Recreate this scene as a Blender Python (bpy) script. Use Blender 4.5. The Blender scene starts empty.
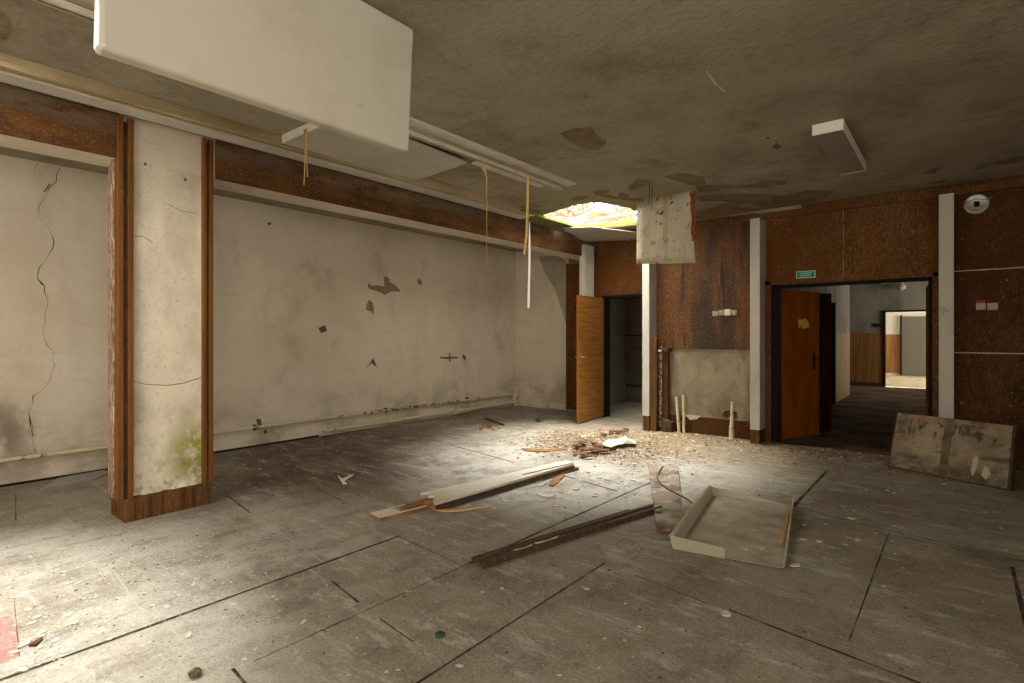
import bpy, math, random
from mathutils import Vector, Matrix, noise
from mathutils.geometry import tessellate_polygon
random.seed(7)
S = bpy.context.scene
COL = S.collection
EYE = 1.4
FPX, CX, HY = 543.0, 512.0, 335.0
YAW = math.radians(39.3)
SN, CN = math.sin(YAW), math.cos(YAW)
CEIL = 3.05

# ---------- where a sight line meets a plane of the room (room coordinates in metres)
def P(px, py, z=0.0):
    t = (px-CX)/FPX
    d = (z-EYE)*FPX/(HY-py)
    return Vector((d*(-SN+CN*t), d*(CN+SN*t), z))
def onX(px, py, X):
    t = (px-CX)/FPX; d = X/(-SN+CN*t)
    return Vector((X, d*(CN+SN*t), EYE+(HY-py)*d/FPX))
def onY(px, py, Y):
    t = (px-CX)/FPX; d = Y/(CN+SN*t)
    return Vector((d*(-SN+CN*t), Y, EYE+(HY-py)*d/FPX))

def C(r, g, b):
    f = lambda c: ((c/255+0.055)/1.055)**2.4 if c > 10 else c/255/12.92
    return (f(r), f(g), f(b), 1.0)

# ---------- materials
def mat(name, base, rough=0.85, layers=(), bump=0.0, bscale=60.0, metallic=0.0, spec=0.3,
        trans=0.0, sss=0.0, alpha=None, bstretch=(1, 1, 1)):
    m = bpy.data.materials.new(name); m.use_nodes = True
    nt = m.node_tree; ns = nt.nodes; L = nt.links
    ns.clear()
    out = ns.new('ShaderNodeOutputMaterial'); bs = ns.new('ShaderNodeBsdfPrincipled')
    L.new(bs.outputs[0], out.inputs[0])
    tc = ns.new('ShaderNodeTexCoord'); co = tc.outputs['Object']
    bs.inputs['Roughness'].default_value = rough
    bs.inputs['Metallic'].default_value = metallic
    bs.inputs['Specular IOR Level'].default_value = spec
    bs.inputs['Transmission Weight'].default_value = trans
    sep = None
    def sepnode():
        nonlocal sep
        if sep is None:
            sep = ns.new('ShaderNodeSeparateXYZ'); L.new(co, sep.inputs[0])
        return sep
    def mathn(op, a, b):
        n = ns.new('ShaderNodeMath'); n.operation = op
        for i, v in ((0, a), (1, b)):
            if isinstance(v, (int, float)): n.inputs[i].default_value = v
            else: L.new(v, n.inputs[i])
        return n.outputs[0]
    def mapr(v, lo, hi, smooth=True):
        n = ns.new('ShaderNodeMapRange'); n.interpolation_type = 'SMOOTHSTEP' if smooth else 'LINEAR'
        L.new(v, n.inputs[0]); n.inputs[1].default_value = lo; n.inputs[2].default_value = hi
        return n.outputs[0]
    cur = None
    for k, ly in enumerate(layers):
        sc = ly.get('scale', 4.0)
        if not isinstance(sc, (tuple, list)): sc = (sc, sc, sc)
        mp = ns.new('ShaderNodeMapping'); L.new(co, mp.inputs[0])
        mp.inputs['Scale'].default_value = sc
        mp.inputs['Location'].default_value = (k*3.7, k*1.3, k*2.1)
        kind = ly.get('kind', 'noise')
        if kind == 'noise':
            t = ns.new('ShaderNodeTexNoise'); t.inputs['Scale'].default_value = 1.0
            t.inputs['Detail'].default_value = ly.get('detail', 6.0)
            t.inputs['Roughness'].default_value = ly.get('nrough', 0.6)
            t.inputs['Distortion'].default_value = ly.get('dist', 0.0)
            v = t.outputs['Fac']
        elif kind == 'voronoi':
            t = ns.new('ShaderNodeTexVoronoi'); t.inputs['Scale'].default_value = 1.0
            v = t.outputs['Distance']
        elif kind == 'wave':
            t = ns.new('ShaderNodeTexWave'); t.inputs['Scale'].default_value = 1.0
            t.bands_direction = ly.get('dir', 'X')
            t.inputs['Distortion'].default_value = ly.get('dist', 3.0)
            t.inputs['Detail'].default_value = 3.0
            v = t.outputs['Fac']
        if kind != 'flat':
            L.new(mp.outputs[0], t.inputs['Vector'])
            fac = mapr(v, ly.get('lo', 0.4), ly.get('hi', 0.6))
        else:
            fac = 1.0
        fac = mathn('MULTIPLY', fac, ly.get('fac', 1.0))
        for mk in ly.get('masks', ()):
            if mk[0] in 'xyz':
                v = sepnode().outputs['xyz'.index(mk[0])]
                fac = mathn('MULTIPLY', fac, mapr(v, mk[1], mk[2]))
            elif mk[0] == 'rad':      # (rad, centre, r_full, r_zero)
                dn = ns.new('ShaderNodeVectorMath'); dn.operation = 'DISTANCE'
                L.new(co, dn.inputs[0]); dn.inputs[1].default_value = mk[1]
                fac = mathn('MULTIPLY', fac, mapr(dn.outputs['Value'], mk[3], mk[2]))
        mx = ns.new('ShaderNodeMix'); mx.data_type = 'RGBA'
        if isinstance(fac, float): mx.inputs[0].default_value = fac
        else: L.new(fac, mx.inputs[0])
        if cur is None: mx.inputs[6].default_value = base
        else: L.new(cur, mx.inputs[6])
        mx.inputs[7].default_value = ly['color']
        cur = mx.outputs[2]
    if cur is None: bs.inputs['Base Color'].default_value = base
    else: L.new(cur, bs.inputs['Base Color'])
    if bump:
        mp = ns.new('ShaderNodeMapping'); L.new(co, mp.inputs[0])
        mp.inputs['Scale'].default_value = tuple(bscale*s for s in bstretch)
        t = ns.new('ShaderNodeTexNoise'); t.inputs['Scale'].default_value = 1.0
        t.inputs['Detail'].default_value = 5.0; L.new(mp.outputs[0], t.inputs['Vector'])
        b = ns.new('ShaderNodeBump'); b.inputs['Strength'].default_value = bump
        b.inputs['Distance'].default_value = 0.02
        L.new(t.outputs['Fac'], b.inputs['Height']); L.new(b.outputs[0], bs.inputs['Normal'])
    if sss:
        # thin translucent plastic
        tr = ns.new('ShaderNodeBsdfTranslucent'); ad = ns.new('ShaderNodeMixShader')
        ad.inputs[0].default_value = sss
        if cur is None: tr.inputs[0].default_value = base
        else: L.new(cur, tr.inputs[0])
        L.new(bs.outputs[0], ad.inputs[1]); L.new(tr.outputs[0], ad.inputs[2]); L.new(ad.outputs[0], out.inputs[0])
        if alpha is not None:
            tp = ns.new('ShaderNodeBsdfTransparent'); a2 = ns.new('ShaderNodeMixShader')
            a2.inputs[0].default_value = alpha
            L.new(tp.outputs[0], a2.inputs[1]); L.new(ad.outputs[0], a2.inputs[2]); L.new(a2.outputs[0], out.inputs[0])
    return m

PLASTER = mat('old_plaster', C(206, 193, 169), layers=[
    dict(scale=1.1, lo=.35, hi=.7, color=C(192, 178, 153), fac=.8),
    dict(scale=(3, 3, 1.2), lo=.5, hi=.78, color=C(172, 154, 128), fac=.45, detail=8),
    dict(scale=(1, 2.5, 16), lo=.55, hi=.75, color=C(178, 160, 132), fac=.35, detail=8),
    dict(scale=40, lo=.55, hi=.75, color=C(156, 139, 114), fac=.35, detail=4),
    dict(scale=(1.7, 1.7, 2.4), lo=.40, hi=.68, color=C(120, 104, 82), fac=.65, detail=9, masks=[('z', 0.9, 0.15)]),
    dict(scale=(1.3, 1.3, .9), lo=.56, hi=.70, color=C(158, 140, 114), fac=.5, detail=9),
    dict(scale=110, lo=.70, hi=.75, color=C(84, 70, 54), fac=.6, detail=2),
    dict(scale=(3.5, 3.5, 2.8), lo=.36, hi=.62, color=C(90, 78, 62), fac=.8, detail=9, masks=[('rad', (-6.8, .75, .45), .12, .6)]),
], bump=.1, bscale=45)
PILLARPL = mat('pillar_plaster', C(226, 214, 188), layers=[
    dict(scale=(3, 3, 1.5), lo=.4, hi=.7, color=C(188, 174, 146), fac=.7, detail=9),
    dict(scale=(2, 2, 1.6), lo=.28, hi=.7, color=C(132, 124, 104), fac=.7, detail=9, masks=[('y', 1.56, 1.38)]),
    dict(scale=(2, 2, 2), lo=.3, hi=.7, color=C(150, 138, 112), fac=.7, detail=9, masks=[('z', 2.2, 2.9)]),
    dict(scale=30, lo=.55, hi=.75, color=C(150, 140, 116), fac=.5),
    dict(scale=4, lo=.42, hi=.66, color=C(128, 119, 94), fac=.8, detail=8, masks=[('z', 1.0, .35)]),
    dict(scale=9, lo=.34, hi=.54, color=C(136, 140, 34), fac=.92, detail=8, masks=[('rad', (-4.8, 1.86, .42), .1, .36)]),
    dict(scale=12, lo=.50, hi=.62, color=C(122, 124, 56), fac=.6, detail=8, masks=[('z', .62, .2)]),
    dict(scale=80, lo=.67, hi=.73, color=C(90, 80, 60), fac=.7, detail=2),
], bump=.2, bscale=40)
CEILM = mat('old_ceiling_plaster', C(154, 142, 119), layers=[
    dict(scale=1.0, lo=.35, hi=.65, color=C(132, 121, 100), fac=.8, detail=8),
    dict(scale=(2.2, 1.5, 2), lo=.45, hi=.72, color=C(98, 87, 69), fac=.7, detail=12, nrough=.76),
    dict(scale=(.9, 1.8, 2), lo=.50, hi=.70, color=C(104, 90, 70), fac=.5, detail=12, nrough=.72),
    dict(scale=(22, 70, 30), lo=.5, hi=.72, color=C(88, 78, 62), fac=.55, detail=5, nrough=.75),
    dict(scale=6, lo=.42, hi=.62, color=C(150, 144, 70), fac=.8, detail=8, masks=[('rad', (-3.8, 6.25, 3.05), .8, 1.2)]),
], bump=.25, bscale=26)
PEEL = mat('peeled_ceiling_patch', C(122, 104, 76), layers=[
    dict(scale=7, lo=.4, hi=.65, color=C(96, 80, 56), fac=.8, detail=8)], bump=.5, bscale=40)
FLOORM = mat('dusty_vinyl_floor', C(147, 138, 119), rough=.75, spec=.25, layers=[
    dict(scale=.9, lo=.35, hi=.65, color=C(122, 111, 90), fac=.9, detail=8),
    dict(scale=(1.6, 1.3, 1), lo=.46, hi=.70, color=C(86, 74, 57), fac=.8, detail=12, nrough=.74),
    dict(scale=(1.2, 2.8, 1), lo=.52, hi=.72, color=C(120, 98, 84), fac=.5, detail=9),
    dict(scale=(.9, .9, 1), lo=.30, hi=.58, color=C(74, 58, 45), fac=.95, detail=12, nrough=.76, masks=[('rad', (-5.7, 3.7, 0), 1.3, 2.3)]),  # shade of the recess behind the pillar, painted into the floor colour
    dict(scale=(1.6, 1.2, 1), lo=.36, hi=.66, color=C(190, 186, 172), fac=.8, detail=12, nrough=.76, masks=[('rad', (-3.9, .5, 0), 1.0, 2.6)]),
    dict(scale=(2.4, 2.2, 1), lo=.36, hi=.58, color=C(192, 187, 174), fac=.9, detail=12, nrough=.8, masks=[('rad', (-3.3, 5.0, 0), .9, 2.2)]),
    dict(scale=(1.0, 1.6, 1), lo=.50, hi=.72, color=C(172, 164, 144), fac=.6, detail=12, nrough=.78),
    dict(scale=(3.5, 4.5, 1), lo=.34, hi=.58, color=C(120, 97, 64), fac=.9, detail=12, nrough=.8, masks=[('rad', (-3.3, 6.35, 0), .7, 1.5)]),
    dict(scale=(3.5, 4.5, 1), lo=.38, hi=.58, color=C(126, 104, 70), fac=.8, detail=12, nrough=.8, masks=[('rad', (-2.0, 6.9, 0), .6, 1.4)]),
    dict(scale=(3.0, 1.6, 1), lo=.52, hi=.66, color=C(96, 92, 86), fac=.6, detail=12, nrough=.78),
    dict(scale=(2.2, 7, 1), lo=.51, hi=.64, color=C(188, 183, 170), fac=.65, detail=12, nrough=.8),
    dict(scale=(6, 1.6, 1), lo=.54, hi=.64, color=C(100, 90, 76), fac=.6, detail=12, nrough=.8),
    dict(scale=75, lo=.50, hi=.66, color=C(186, 176, 154), fac=.5, detail=6, nrough=.8),
    dict(scale=90, lo=.50, hi=.66, color=C(70, 60, 47), fac=.55, detail=6, nrough=.8),
    dict(scale=22, lo=.62, hi=.70, color=C(66, 55, 42), fac=.7, detail=8, nrough=.7),
    dict(scale=(2.5, 2.5, 1), lo=.655, hi=.69, color=C(146, 112, 90), fac=.3, detail=5),
], bump=.3, bscale=55)
SEAM = mat('floor_joint', C(48, 39, 28), rough=.95, layers=[dict(scale=9, lo=.48, hi=.6, color=C(98, 84, 64), fac=.9, detail=8)])
PINKT = mat('pink_terrazzo', C(150, 112, 104), layers=[
    dict(scale=40, lo=.45, hi=.6, color=C(172, 144, 132), fac=.8), dict(scale=5, lo=.45, hi=.6, color=C(146, 100, 80), fac=.6)], bump=.2)
def brownpanel(name, base, dusty, dense, streak=(7, 7, .8)):
    return mat(name, base, rough=.65, spec=.06, layers=[
        dict(scale=streak, lo=.35, hi=.65, color=C(78, 42, 12), fac=.8, detail=7),
        dict(scale=(1.3, 1.3, .7), lo=.45, hi=.68, color=C(54, 31, 11), fac=.7, detail=7),
        dict(scale=(34, 34, 10), lo=.46, hi=.66, color=C(112, 76, 38), fac=.55, detail=7, nrough=.8),
        dict(scale=(1.6, 1.6, .9), lo=.45, hi=.60, color=C(96, 74, 46), fac=.35, detail=12, nrough=.75),
        dict(scale=(60, 60, 24), lo=dense, hi=dense+.12, color=dusty, fac=.65, detail=7, nrough=.85),
        dict(scale=(.9, .9, .8), lo=.42, hi=.62, color=(base[0]*.75, base[1]*.72, base[2]*.7, 1), fac=.75, detail=9, nrough=.65),
        dict(scale=30, lo=.70, hi=.74, color=C(176, 158, 130), fac=.5, detail=2),
    ], bump=.12, bscale=30)
BROWN = brownpanel('weathered_brown_panel', C(106, 62, 19), C(134, 110, 76), .48)
BROWND = brownpanel('dark_brown_panel', C(82, 50, 20), C(116, 95, 67), .50)
BROWNS = mat('streaked_brown_panel', C(102, 64, 28), rough=.6, spec=.1, layers=[
    dict(scale=(6, 6, .5), lo=.38, hi=.62, color=C(84, 50, 24), fac=.8, detail=8),
    dict(scale=(60, 60, 22), lo=.46, hi=.62, color=C(132, 106, 80), fac=.4, detail=7, nrough=.8),
    dict(scale=(2.6, 3, .45), lo=.47, hi=.60, color=C(62, 52, 44), fac=.85, detail=10, nrough=.68),
    dict(scale=(90, 90, 45), lo=.56, hi=.66, color=C(186, 172, 150), fac=.75, detail=6, nrough=.8, masks=[('z', 2.75, 2.1)]),
    dict(scale=(9, 9, .8), lo=.58, hi=.7, color=C(44, 31, 20), fac=.85, detail=8),
], bump=.15)
LOWPL = mat('dimmed_dirty_plaster', C(150, 136, 110), layers=[  # darker copy of the old plaster; weaker light at the back wall put into colour
    dict(scale=(3, 3, 1.6), lo=.38, hi=.62, color=C(124, 110, 86), fac=.8, detail=10, nrough=.7),
    dict(scale=(9, 9, 5), lo=.5, hi=.66, color=C(104, 92, 74), fac=.6, detail=10, nrough=.75),
    dict(scale=(4, 4, 4), lo=.40, hi=.60, color=C(92, 78, 58), fac=.7, detail=9, masks=[('z', .75, .25)]),
    dict(scale=60, lo=.58, hi=.7, color=C(172, 160, 136), fac=.4, detail=5)], bump=.15, bscale=45)
BEAMM = mat('stained_beam_board', C(94, 62, 33), rough=.75, spec=.06, layers=[
    dict(scale=(1, 2.2, 9), lo=.38, hi=.62, color=C(72, 46, 25), fac=.85, detail=9),
    dict(scale=(3, 3, 6), lo=.48, hi=.66, color=C(114, 74, 36), fac=.65, detail=9),
    dict(scale=(70, 50, 70), lo=.52, hi=.66, color=C(146, 122, 90), fac=.6, detail=7, nrough=.8),
    dict(scale=(2, 4, 14), lo=.34, hi=.6, color=C(112, 98, 78), fac=.75, detail=9, masks=[('z', 2.84, 2.96)]),
], bump=.25)
TIMBER = mat('varnished_timber', C(118, 74, 31), rough=.55, spec=.12, layers=[
    dict(scale=(16, 16, .9), lo=.38, hi=.62, color=C(98, 58, 24), fac=.8, detail=7),
    dict(scale=(60, 60, 14), lo=.57, hi=.72, color=C(176, 150, 118), fac=.45, detail=6, nrough=.75)], bump=.15)
TIMBERW = mat('weathered_timber', C(124, 88, 54), rough=.8, layers=[
    dict(scale=(26, 26, 2), lo=.4, hi=.6, color=C(88, 58, 34), fac=.8, detail=7),
    dict(scale=(60, 60, 12), lo=.45, hi=.60, color=C(196, 182, 160), fac=.8, detail=8, nrough=.82)], bump=.2)
POSTM = mat('old_brown_post', C(104, 70, 38), rough=.8, spec=.08, layers=[
    dict(scale=(26, 26, 2), lo=.4, hi=.6, color=C(66, 42, 22), fac=.8, detail=7),
    dict(scale=(75, 75, 20), lo=.56, hi=.68, color=C(160, 140, 112), fac=.6, detail=8, nrough=.82)], bump=.2)
DARKT = mat('dark_timber', C(80, 58, 38), rough=.75, layers=[
    dict(scale=(30, 30, 12), lo=.42, hi=.6, color=C(50, 37, 25), fac=.8, detail=7),
    dict(scale=80, lo=.6, hi=.7, color=C(150, 128, 96), fac=.6, detail=5)], bump=.3)
WHITEL = mat('white_laminate', C(188, 180, 164), rough=.5, layers=[
    dict(scale=(4, 4, 1), lo=.45, hi=.7, color=C(164, 155, 136), fac=.6, detail=6)])
COVER = mat('grey_white_cover', C(176, 168, 152), rough=.45, layers=[dict(scale=2, lo=.4, hi=.7, color=C(156, 147, 130), fac=.6)])
RAILW = mat('rail_white', C(190, 182, 166), rough=.5, layers=[dict(scale=(3, 3, 3), lo=.45, hi=.7, color=C(160, 150, 132), fac=.6)])
GOLD = mat('gold_anodised_aluminium', C(190, 174, 140), rough=.36, metallic=.5, layers=[
    dict(scale=(3, 1, 3), lo=.4, hi=.65, color=C(160, 136, 92), fac=.7)])
BLACK = mat('black_paint', C(24, 21, 18), rough=.7, spec=.1)
DARK = mat('dark_void', C(20, 17, 14), rough=1)
OAK = mat('oak_veneer', C(158, 106, 40), rough=.5, layers=[
    dict(scale=(2, 2, 34), lo=.4, hi=.6, color=C(122, 76, 24), fac=.85, detail=6, dist=.6),
    dict(scale=(5, 5, 120), lo=.5, hi=.65, color=C(92, 56, 20), fac=.5, detail=3)])
ORANGED = mat('orange_brown_door', C(140, 74, 8), rough=.65, spec=.04, layers=[
    dict(scale=(5, 5, 1.2), lo=.38, hi=.65, color=C(114, 56, 5), fac=.8, detail=6),
    dict(scale=50, lo=.68, hi=.74, color=C(190, 160, 110), fac=.6)])
DOOREDGE = mat('door_edge', C(150, 84, 36), rough=.6)
DARKDOOR = mat('dark_door', C(46, 29, 17), rough=.8, spec=.08, layers=[dict(scale=(9, 9, 2), lo=.4, hi=.6, color=C(34, 20, 12), fac=.8)])
ACRY = mat('milky_acrylic', C(206, 198, 178), rough=.14, spec=.5, sss=.3, layers=[
    dict(scale=3, lo=.45, hi=.7, color=C(188, 178, 152), fac=.5), dict(scale=8, lo=.66, hi=.74, color=C(158, 146, 116), fac=.3)])
ACRYD = mat('dusty_acrylic', C(196, 186, 162), rough=.45, spec=.4, sss=.15, alpha=.88, layers=[
    dict(scale=5, lo=.4, hi=.65, color=C(140, 128, 100), fac=.6, detail=8), dict(scale=50, lo=.58, hi=.7, color=C(120, 104, 76), fac=.6)])
ACRYR = mat('acrylic_rim', C(186, 174, 148), rough=.35, spec=.4, sss=.25, layers=[
    dict(scale=9, lo=.45, hi=.7, color=C(176, 160, 128), fac=.6, detail=6)])
RUSTP = mat('rust_spotted_enamel', C(182, 172, 146), rough=.55, layers=[
    dict(scale=(3, 3, 1.2), lo=.4, hi=.7, color=C(164, 153, 126), fac=.7),
    dict(scale=(5, 5, 1.0), lo=.56, hi=.66, color=C(160, 128, 84), fac=.6, detail=8),
    dict(scale=(11, 11, 10), lo=.575, hi=.62, color=C(146, 92, 38), fac=.95, detail=7, nrough=.7),
    dict(scale=(11, 11, 10), lo=.63, hi=.66, color=C(70, 42, 24), fac=1, detail=6, nrough=.65)], bump=.1)
RUST = mat('orange_rust', C(142, 82, 34), rough=.9, layers=[dict(scale=30, lo=.4, hi=.6, color=C(96, 48, 20), fac=.8)], bump=.4)
PIPEM = mat('cream_painted_pipe', C(196, 182, 146), rough=.5, layers=[
    dict(scale=(14, 8, 14), lo=.58, hi=.64, color=C(96, 72, 44), fac=.8, detail=6)])
PEELPIPE = mat('peeling_pipe', C(190, 176, 146), rough=.6, layers=[
    dict(scale=24, lo=.46, hi=.52, color=C(92, 62, 38), fac=.95, detail=5)])
WBOARD = mat('white_painted_board', C(202, 194, 172), rough=.55, layers=[
    dict(scale=(5, 2, 5), lo=.45, hi=.68, color=C(170, 158, 128), fac=.7, detail=8), dict(scale=70, lo=.64, hi=.7, color=C(100, 88, 64), fac=.7)])
RAWW = mat('raw_splintered_wood', C(150, 112, 70), rough=.9, layers=[
    dict(scale=(40, 3, 40), lo=.4, hi=.6, color=C(110, 70, 34), fac=.8, detail=7)], bump=.6, bscale=60, bstretch=(1, .15, 1))
GREYP = mat('grey_panel', C(142, 126, 104), rough=.75, layers=[
    dict(scale=4, lo=.42, hi=.62, color=C(96, 78, 62), fac=.85, detail=9), dict(scale=9, lo=.5, hi=.62, color=C(180, 168, 148), fac=.7, detail=9),
    dict(scale=60, lo=.6, hi=.7, color=C(60, 48, 38), fac=.7)], bump=.3)
MOULD = mat('mouldy_board', C(158, 141, 112), rough=.8, layers=[
    dict(scale=3, lo=.4, hi=.65, color=C(116, 100, 75), fac=.8, detail=9),
    dict(scale=(5, 5, 4), lo=.46, hi=.68, color=C(52, 45, 34), fac=.75, detail=12, nrough=.8, masks=[('x', -.25, .3)]),
    dict(scale=(7, 7, 9), lo=.54, hi=.68, color=C(62, 54, 40), fac=.7, detail=12, nrough=.8),
    dict(scale=(9, 9, 3), lo=.40, hi=.6, color=C(158, 112, 94), fac=.7, detail=8, masks=[('z', .42, .52)]),
    dict(scale=(16, 16, 3), lo=.50, hi=.58, color=C(48, 38, 28), fac=.85, detail=10, masks=[('z', .28, .42), ('z', .54, .47)]),
    dict(scale=(6, 6, 9), lo=.36, hi=.6, color=C(58, 48, 35), fac=.8, detail=12, nrough=.8, masks=[('z', .22, .04)]),
    dict(scale=(3, 3, 12), lo=.56, hi=.64, color=C(74, 62, 46), fac=.7, detail=8),
    dict(scale=70, lo=.56, hi=.7, color=C(96, 82, 60), fac=.6, nrough=.8)], bump=.15)
MOULDW = mat('bare_board_patch', C(176, 164, 134), rough=.85)
FLAKE = mat('plaster_flake_white', C(194, 187, 168), rough=.9, layers=[dict(scale=12, lo=.45, hi=.65, color=C(168, 158, 134), fac=.7)])
FLAKEB = mat('plaster_crumb_tan', C(134, 113, 80), rough=.95, layers=[dict(scale=20, lo=.4, hi=.65, color=C(118, 92, 58), fac=.8)])
BRICK = mat('reddish_brown_debris', C(118, 84, 62), rough=.95, layers=[dict(scale=30, lo=.4, hi=.6, color=C(84, 48, 32), fac=.8)], bump=.5)
GREEN = mat('sign_green', C(10, 122, 84), rough=.4)
SIGNW = mat('sign_pale', C(190, 222, 196), rough=.5)
SWW = mat('switch_white', C(226, 218, 202), rough=.35)
SWG = mat('switch_greenish', C(160, 166, 128), rough=.4)
SWB = mat('switch_beige', C(176, 162, 136), rough=.4)
SWY = mat('switch_olive', C(166, 160, 108), rough=.4)
RED = mat('red_label', C(190, 40, 44), rough=.5)
YEL = mat('yellow_paper', C(206, 168, 66), rough=.8, layers=[dict(scale=20, lo=.5, hi=.65, color=C(150, 112, 30), fac=.6)])
STRAW = mat('tan_strip', C(196, 160, 90), rough=.6)
PALE = mat('pale_plastic_strip', C(226, 220, 204), rough=.5)
CABLE = mat('grey_cable', C(92, 80, 66), rough=.6)
STEEL = mat('dull_steel', C(150, 146, 136), rough=.35, metallic=.9)
CHROME = mat('lamp_plate', C(180, 176, 162), rough=.35, metallic=.4)
LEAFM = mat('green_sprig', C(52, 104, 40), rough=.8)
MOSSM = mat('moss_green', C(118, 116, 56), rough=1, layers=[dict(scale=25, lo=.4, hi=.6, color=C(84, 90, 34), fac=.8)], bump=.6)
YLEAF = mat('yellow_leaf', C(176, 150, 78), rough=.8)
LATH = mat('roof_lath', C(104, 84, 66), rough=.9, layers=[dict(scale=(20, 20, 20), lo=.4, hi=.6, color=C(140, 116, 96), fac=.7)])
CORRPL = mat('corridor_plaster', C(150, 142, 124), layers=[dict(scale=(2, 2, 1), lo=.4, hi=.65, color=C(116, 108, 92), fac=.8, detail=8)])
WAIN = mat('wood_wainscot', C(158, 112, 60), rough=.5, layers=[dict(scale=(14, 14, .8), lo=.38, hi=.62, color=C(124, 84, 42), fac=.8, detail=6)])
WAINP = mat('pale_wainscot', C(166, 138, 94), rough=.5, layers=[dict(scale=(14, 14, .8), lo=.38, hi=.62, color=C(142, 114, 74), fac=.8, detail=6)])
WHITEW = mat('white_wall', C(214, 210, 198), rough=.8)
GREYW = mat('store_grey_wall', C(122, 114, 98), layers=[dict(scale=2, lo=.4, hi=.65, color=C(104, 96, 82), fac=.8, detail=8)])
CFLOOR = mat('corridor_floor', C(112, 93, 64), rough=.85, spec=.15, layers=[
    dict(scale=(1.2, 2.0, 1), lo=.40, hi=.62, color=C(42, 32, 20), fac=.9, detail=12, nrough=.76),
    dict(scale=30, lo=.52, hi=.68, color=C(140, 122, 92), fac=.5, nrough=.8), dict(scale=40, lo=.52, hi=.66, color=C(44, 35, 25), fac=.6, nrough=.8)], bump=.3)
GREYD = mat('grey_door_paint', C(98, 92, 80), rough=.5)
INK = mat('dark_ink', C(70, 62, 54), rough=.8)
STONE = mat('brown_stone', C(112, 92, 66), rough=.95, layers=[dict(scale=40, lo=.4, hi=.6, color=C(74, 58, 40), fac=.8)], bump=.5)
CRACK = mat('crack_dark', C(92, 78, 60), rough=1)
PATCHW = mat('bare_render_patch', C(136, 118, 92), rough=.95, layers=[dict(scale=14, lo=.4, hi=.65, color=C(120, 102, 78), fac=.7)], bump=.2)

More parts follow.
